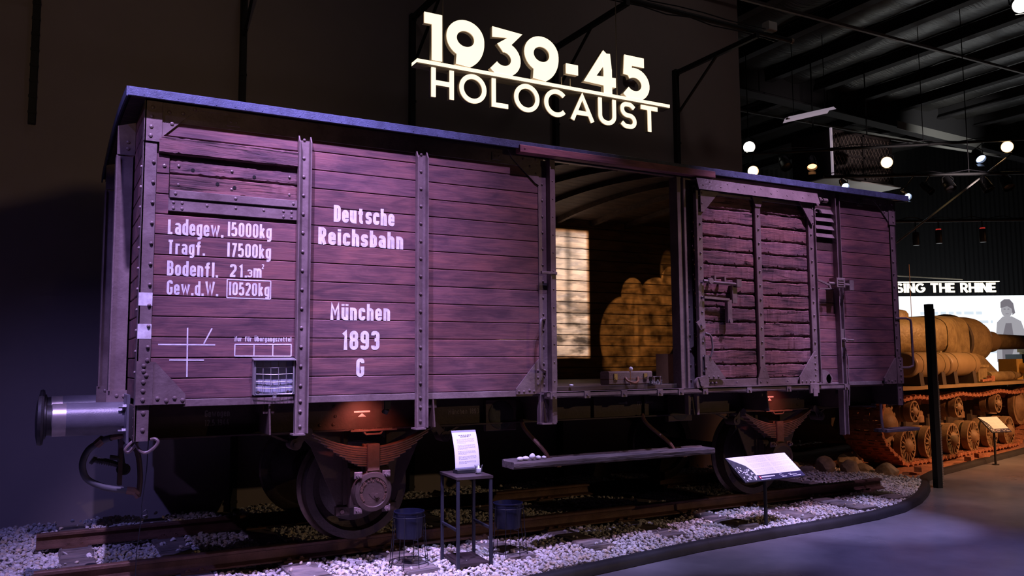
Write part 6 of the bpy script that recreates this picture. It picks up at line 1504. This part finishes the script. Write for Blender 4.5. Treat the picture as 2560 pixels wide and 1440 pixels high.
def ell(cx, cz, rx, rz, w=.06):
    d = mth('SQRT', mth('ADD', mth('POWER', mth('MULTIPLY', mth('SUBTRACT', wx, cx), 1/rx), 2), mth('POWER', mth('MULTIPLY', mth('SUBTRACT', wz, cz), 1/rz), 2)))
    return mth('SUBTRACT', 1, sm(d, 1.0, w))
def mx_(*a):
    r = a[0]
    for b in a[1:]: r = mth('MAXIMUM', r, b)
    return r
def noise(sx_, sz_, sc_, det=5, off=0.0):
    cb = N.new('ShaderNodeCombineXYZ'); L.new(mth('MULTIPLY_ADD', wx, sx_, off), cb.inputs[0]); L.new(mth('MULTIPLY', wz, sz_), cb.inputs[2])
    n = N.new('ShaderNodeTexNoise'); n.inputs['Scale'].default_value = sc_; n.inputs['Detail'].default_value = det; L.new(cb.outputs[0], n.inputs['Vector']); return n.outputs['Fac']
win = rect(4.3, 5.66, 1.53, 3.17, .06)
mull = mth('SUBTRACT', 1, mth('MULTIPLY', rect(5.31, 5.40, 1.9, 3.2, .06), .55))
n1 = sm(noise(1.2, 3.4, 2.6, 8), .50, .16); fade = mth('MULTIPLY', sm(wz, 2.25, .5), mth('MULTIPLY_ADD', sm(noise(.8, 4.5, 2.0, 8, 5.0), .46, .22), .55, .45))
pat = mx_(fade, mth('MULTIPLY', n1, .95))
winv = mth('MULTIPLY', mth('MULTIPLY', win, mull), mth('MULTIPLY_ADD', pat, .82, .12))
fig = mx_(ell(6.40, 2.36, .20, .24), ell(6.82, 2.36, .30, .26), ell(7.04, 2.52, .16, .26), rect(6.28, 7.0, 1.38, 2.28, .06), ell(6.24, 1.78, .40, .55), mth('MULTIPLY', ell(6.88, 2.0, .26, .5), .8), mth('MULTIPLY', rect(5.9, 6.9, 1.36, 1.72, .08), 1.0))
head = mth('MULTIPLY', ell(7.02, 2.72, .14, .28, .2), .22)
hi = mx_(mth('MULTIPLY', ell(6.44, 1.86, .035, .40, .6), .55), mth('MULTIPLY', ell(6.62, 1.80, .06, .14, .4), .5), mth('MULTIPLY', ell(6.42, 1.58, .05, .14, .5), .45), mth('MULTIPLY', ell(6.88, 2.70, .05, .12, .5), .9))
n2 = noise(1.3, 1.6, 5.0, 9, 3.0)
figv = mth('MULTIPLY', mx_(fig, head), mth('ADD', mth('MULTIPLY_ADD', sm(n2, .5, .34), .80, .10), mth('MULTIPLY', hi, .8)))
mixc = N.new('ShaderNodeMix'); mixc.data_type = 'RGBA'; mixc.inputs['A'].default_value = (1.0, .42, .10, 1); mixc.inputs['B'].default_value = (1.0, .80, .68, 1); L.new(win, mixc.inputs['Factor'])
tot = mth('MULTIPLY', mx_(mth('MULTIPLY', winv, 2.0), mth('MULTIPLY', figv, .36), .002), side)
vm = N.new('ShaderNodeVectorMath'); vm.operation = 'SCALE'; L.new(mixc.outputs['Result'], vm.inputs[0]); L.new(tot, vm.inputs['Scale'])
L.new(vm.outputs[0], em.inputs['Color'])

# unseen lamp with an added board that keeps light off the lower left wall
t = empty('wall_or_added_lamp', WARM_AT, 'unseen warm lamp with an added light-blocking board far in front of the left wagon end', 'lamp')
lv = Vector(WARM_AT); kk = .055
pa = [lv+(Vector(p)-lv)*kk for p in ((-5.2, 3.75, 1.57), (-1.02, 3.75, 3.12), (-.317, 3.75, 3.39), (3.2, 3.75, 3.39))]
dn = Vector((0, 0, -.42)); th = Vector((0, -.004, 0))
mb = MB(); n = len(pa); P = pa+[p+dn for p in pa]; P2 = [p+th for p in P]
mb.add(P+P2, [(i, i+1, n+i+1, n+i) for i in range(n-1)]+[(2*n+i, 3*n+i, 3*n+i+1, 2*n+i+1) for i in range(n-1)]+[(i, 2*n+i, 2*n+i+1, i+1) for i in range(n-1)]); mb.build('barn_door_or_board', M['lampcan'], t, 0, world=True)
mb = MB(); mb.lathe([(.06, -.10), (.09, -.30), (.02, -.34)], lv, (.03, 1, .1), 20); mb.build('lamp_can', M['lampcan'], t, 40, world=True)
mb = MB(); mb.cyl((lv.x, lv.y-.2, -.22), (lv.x, lv.y-.2, lv.z-.06), .02, 10); mb.bar((lv.x-.35, lv.y-.2, -.20), (lv.x+.35, lv.y-.2, -.20), .03, .03); mb.bar((lv.x, lv.y-.2, 2.0), (lv.x, lv.y+.6, 2.02), .015, .02); mb.build('added_lamp_pole', M['lampcan'], t, 40, world=True)
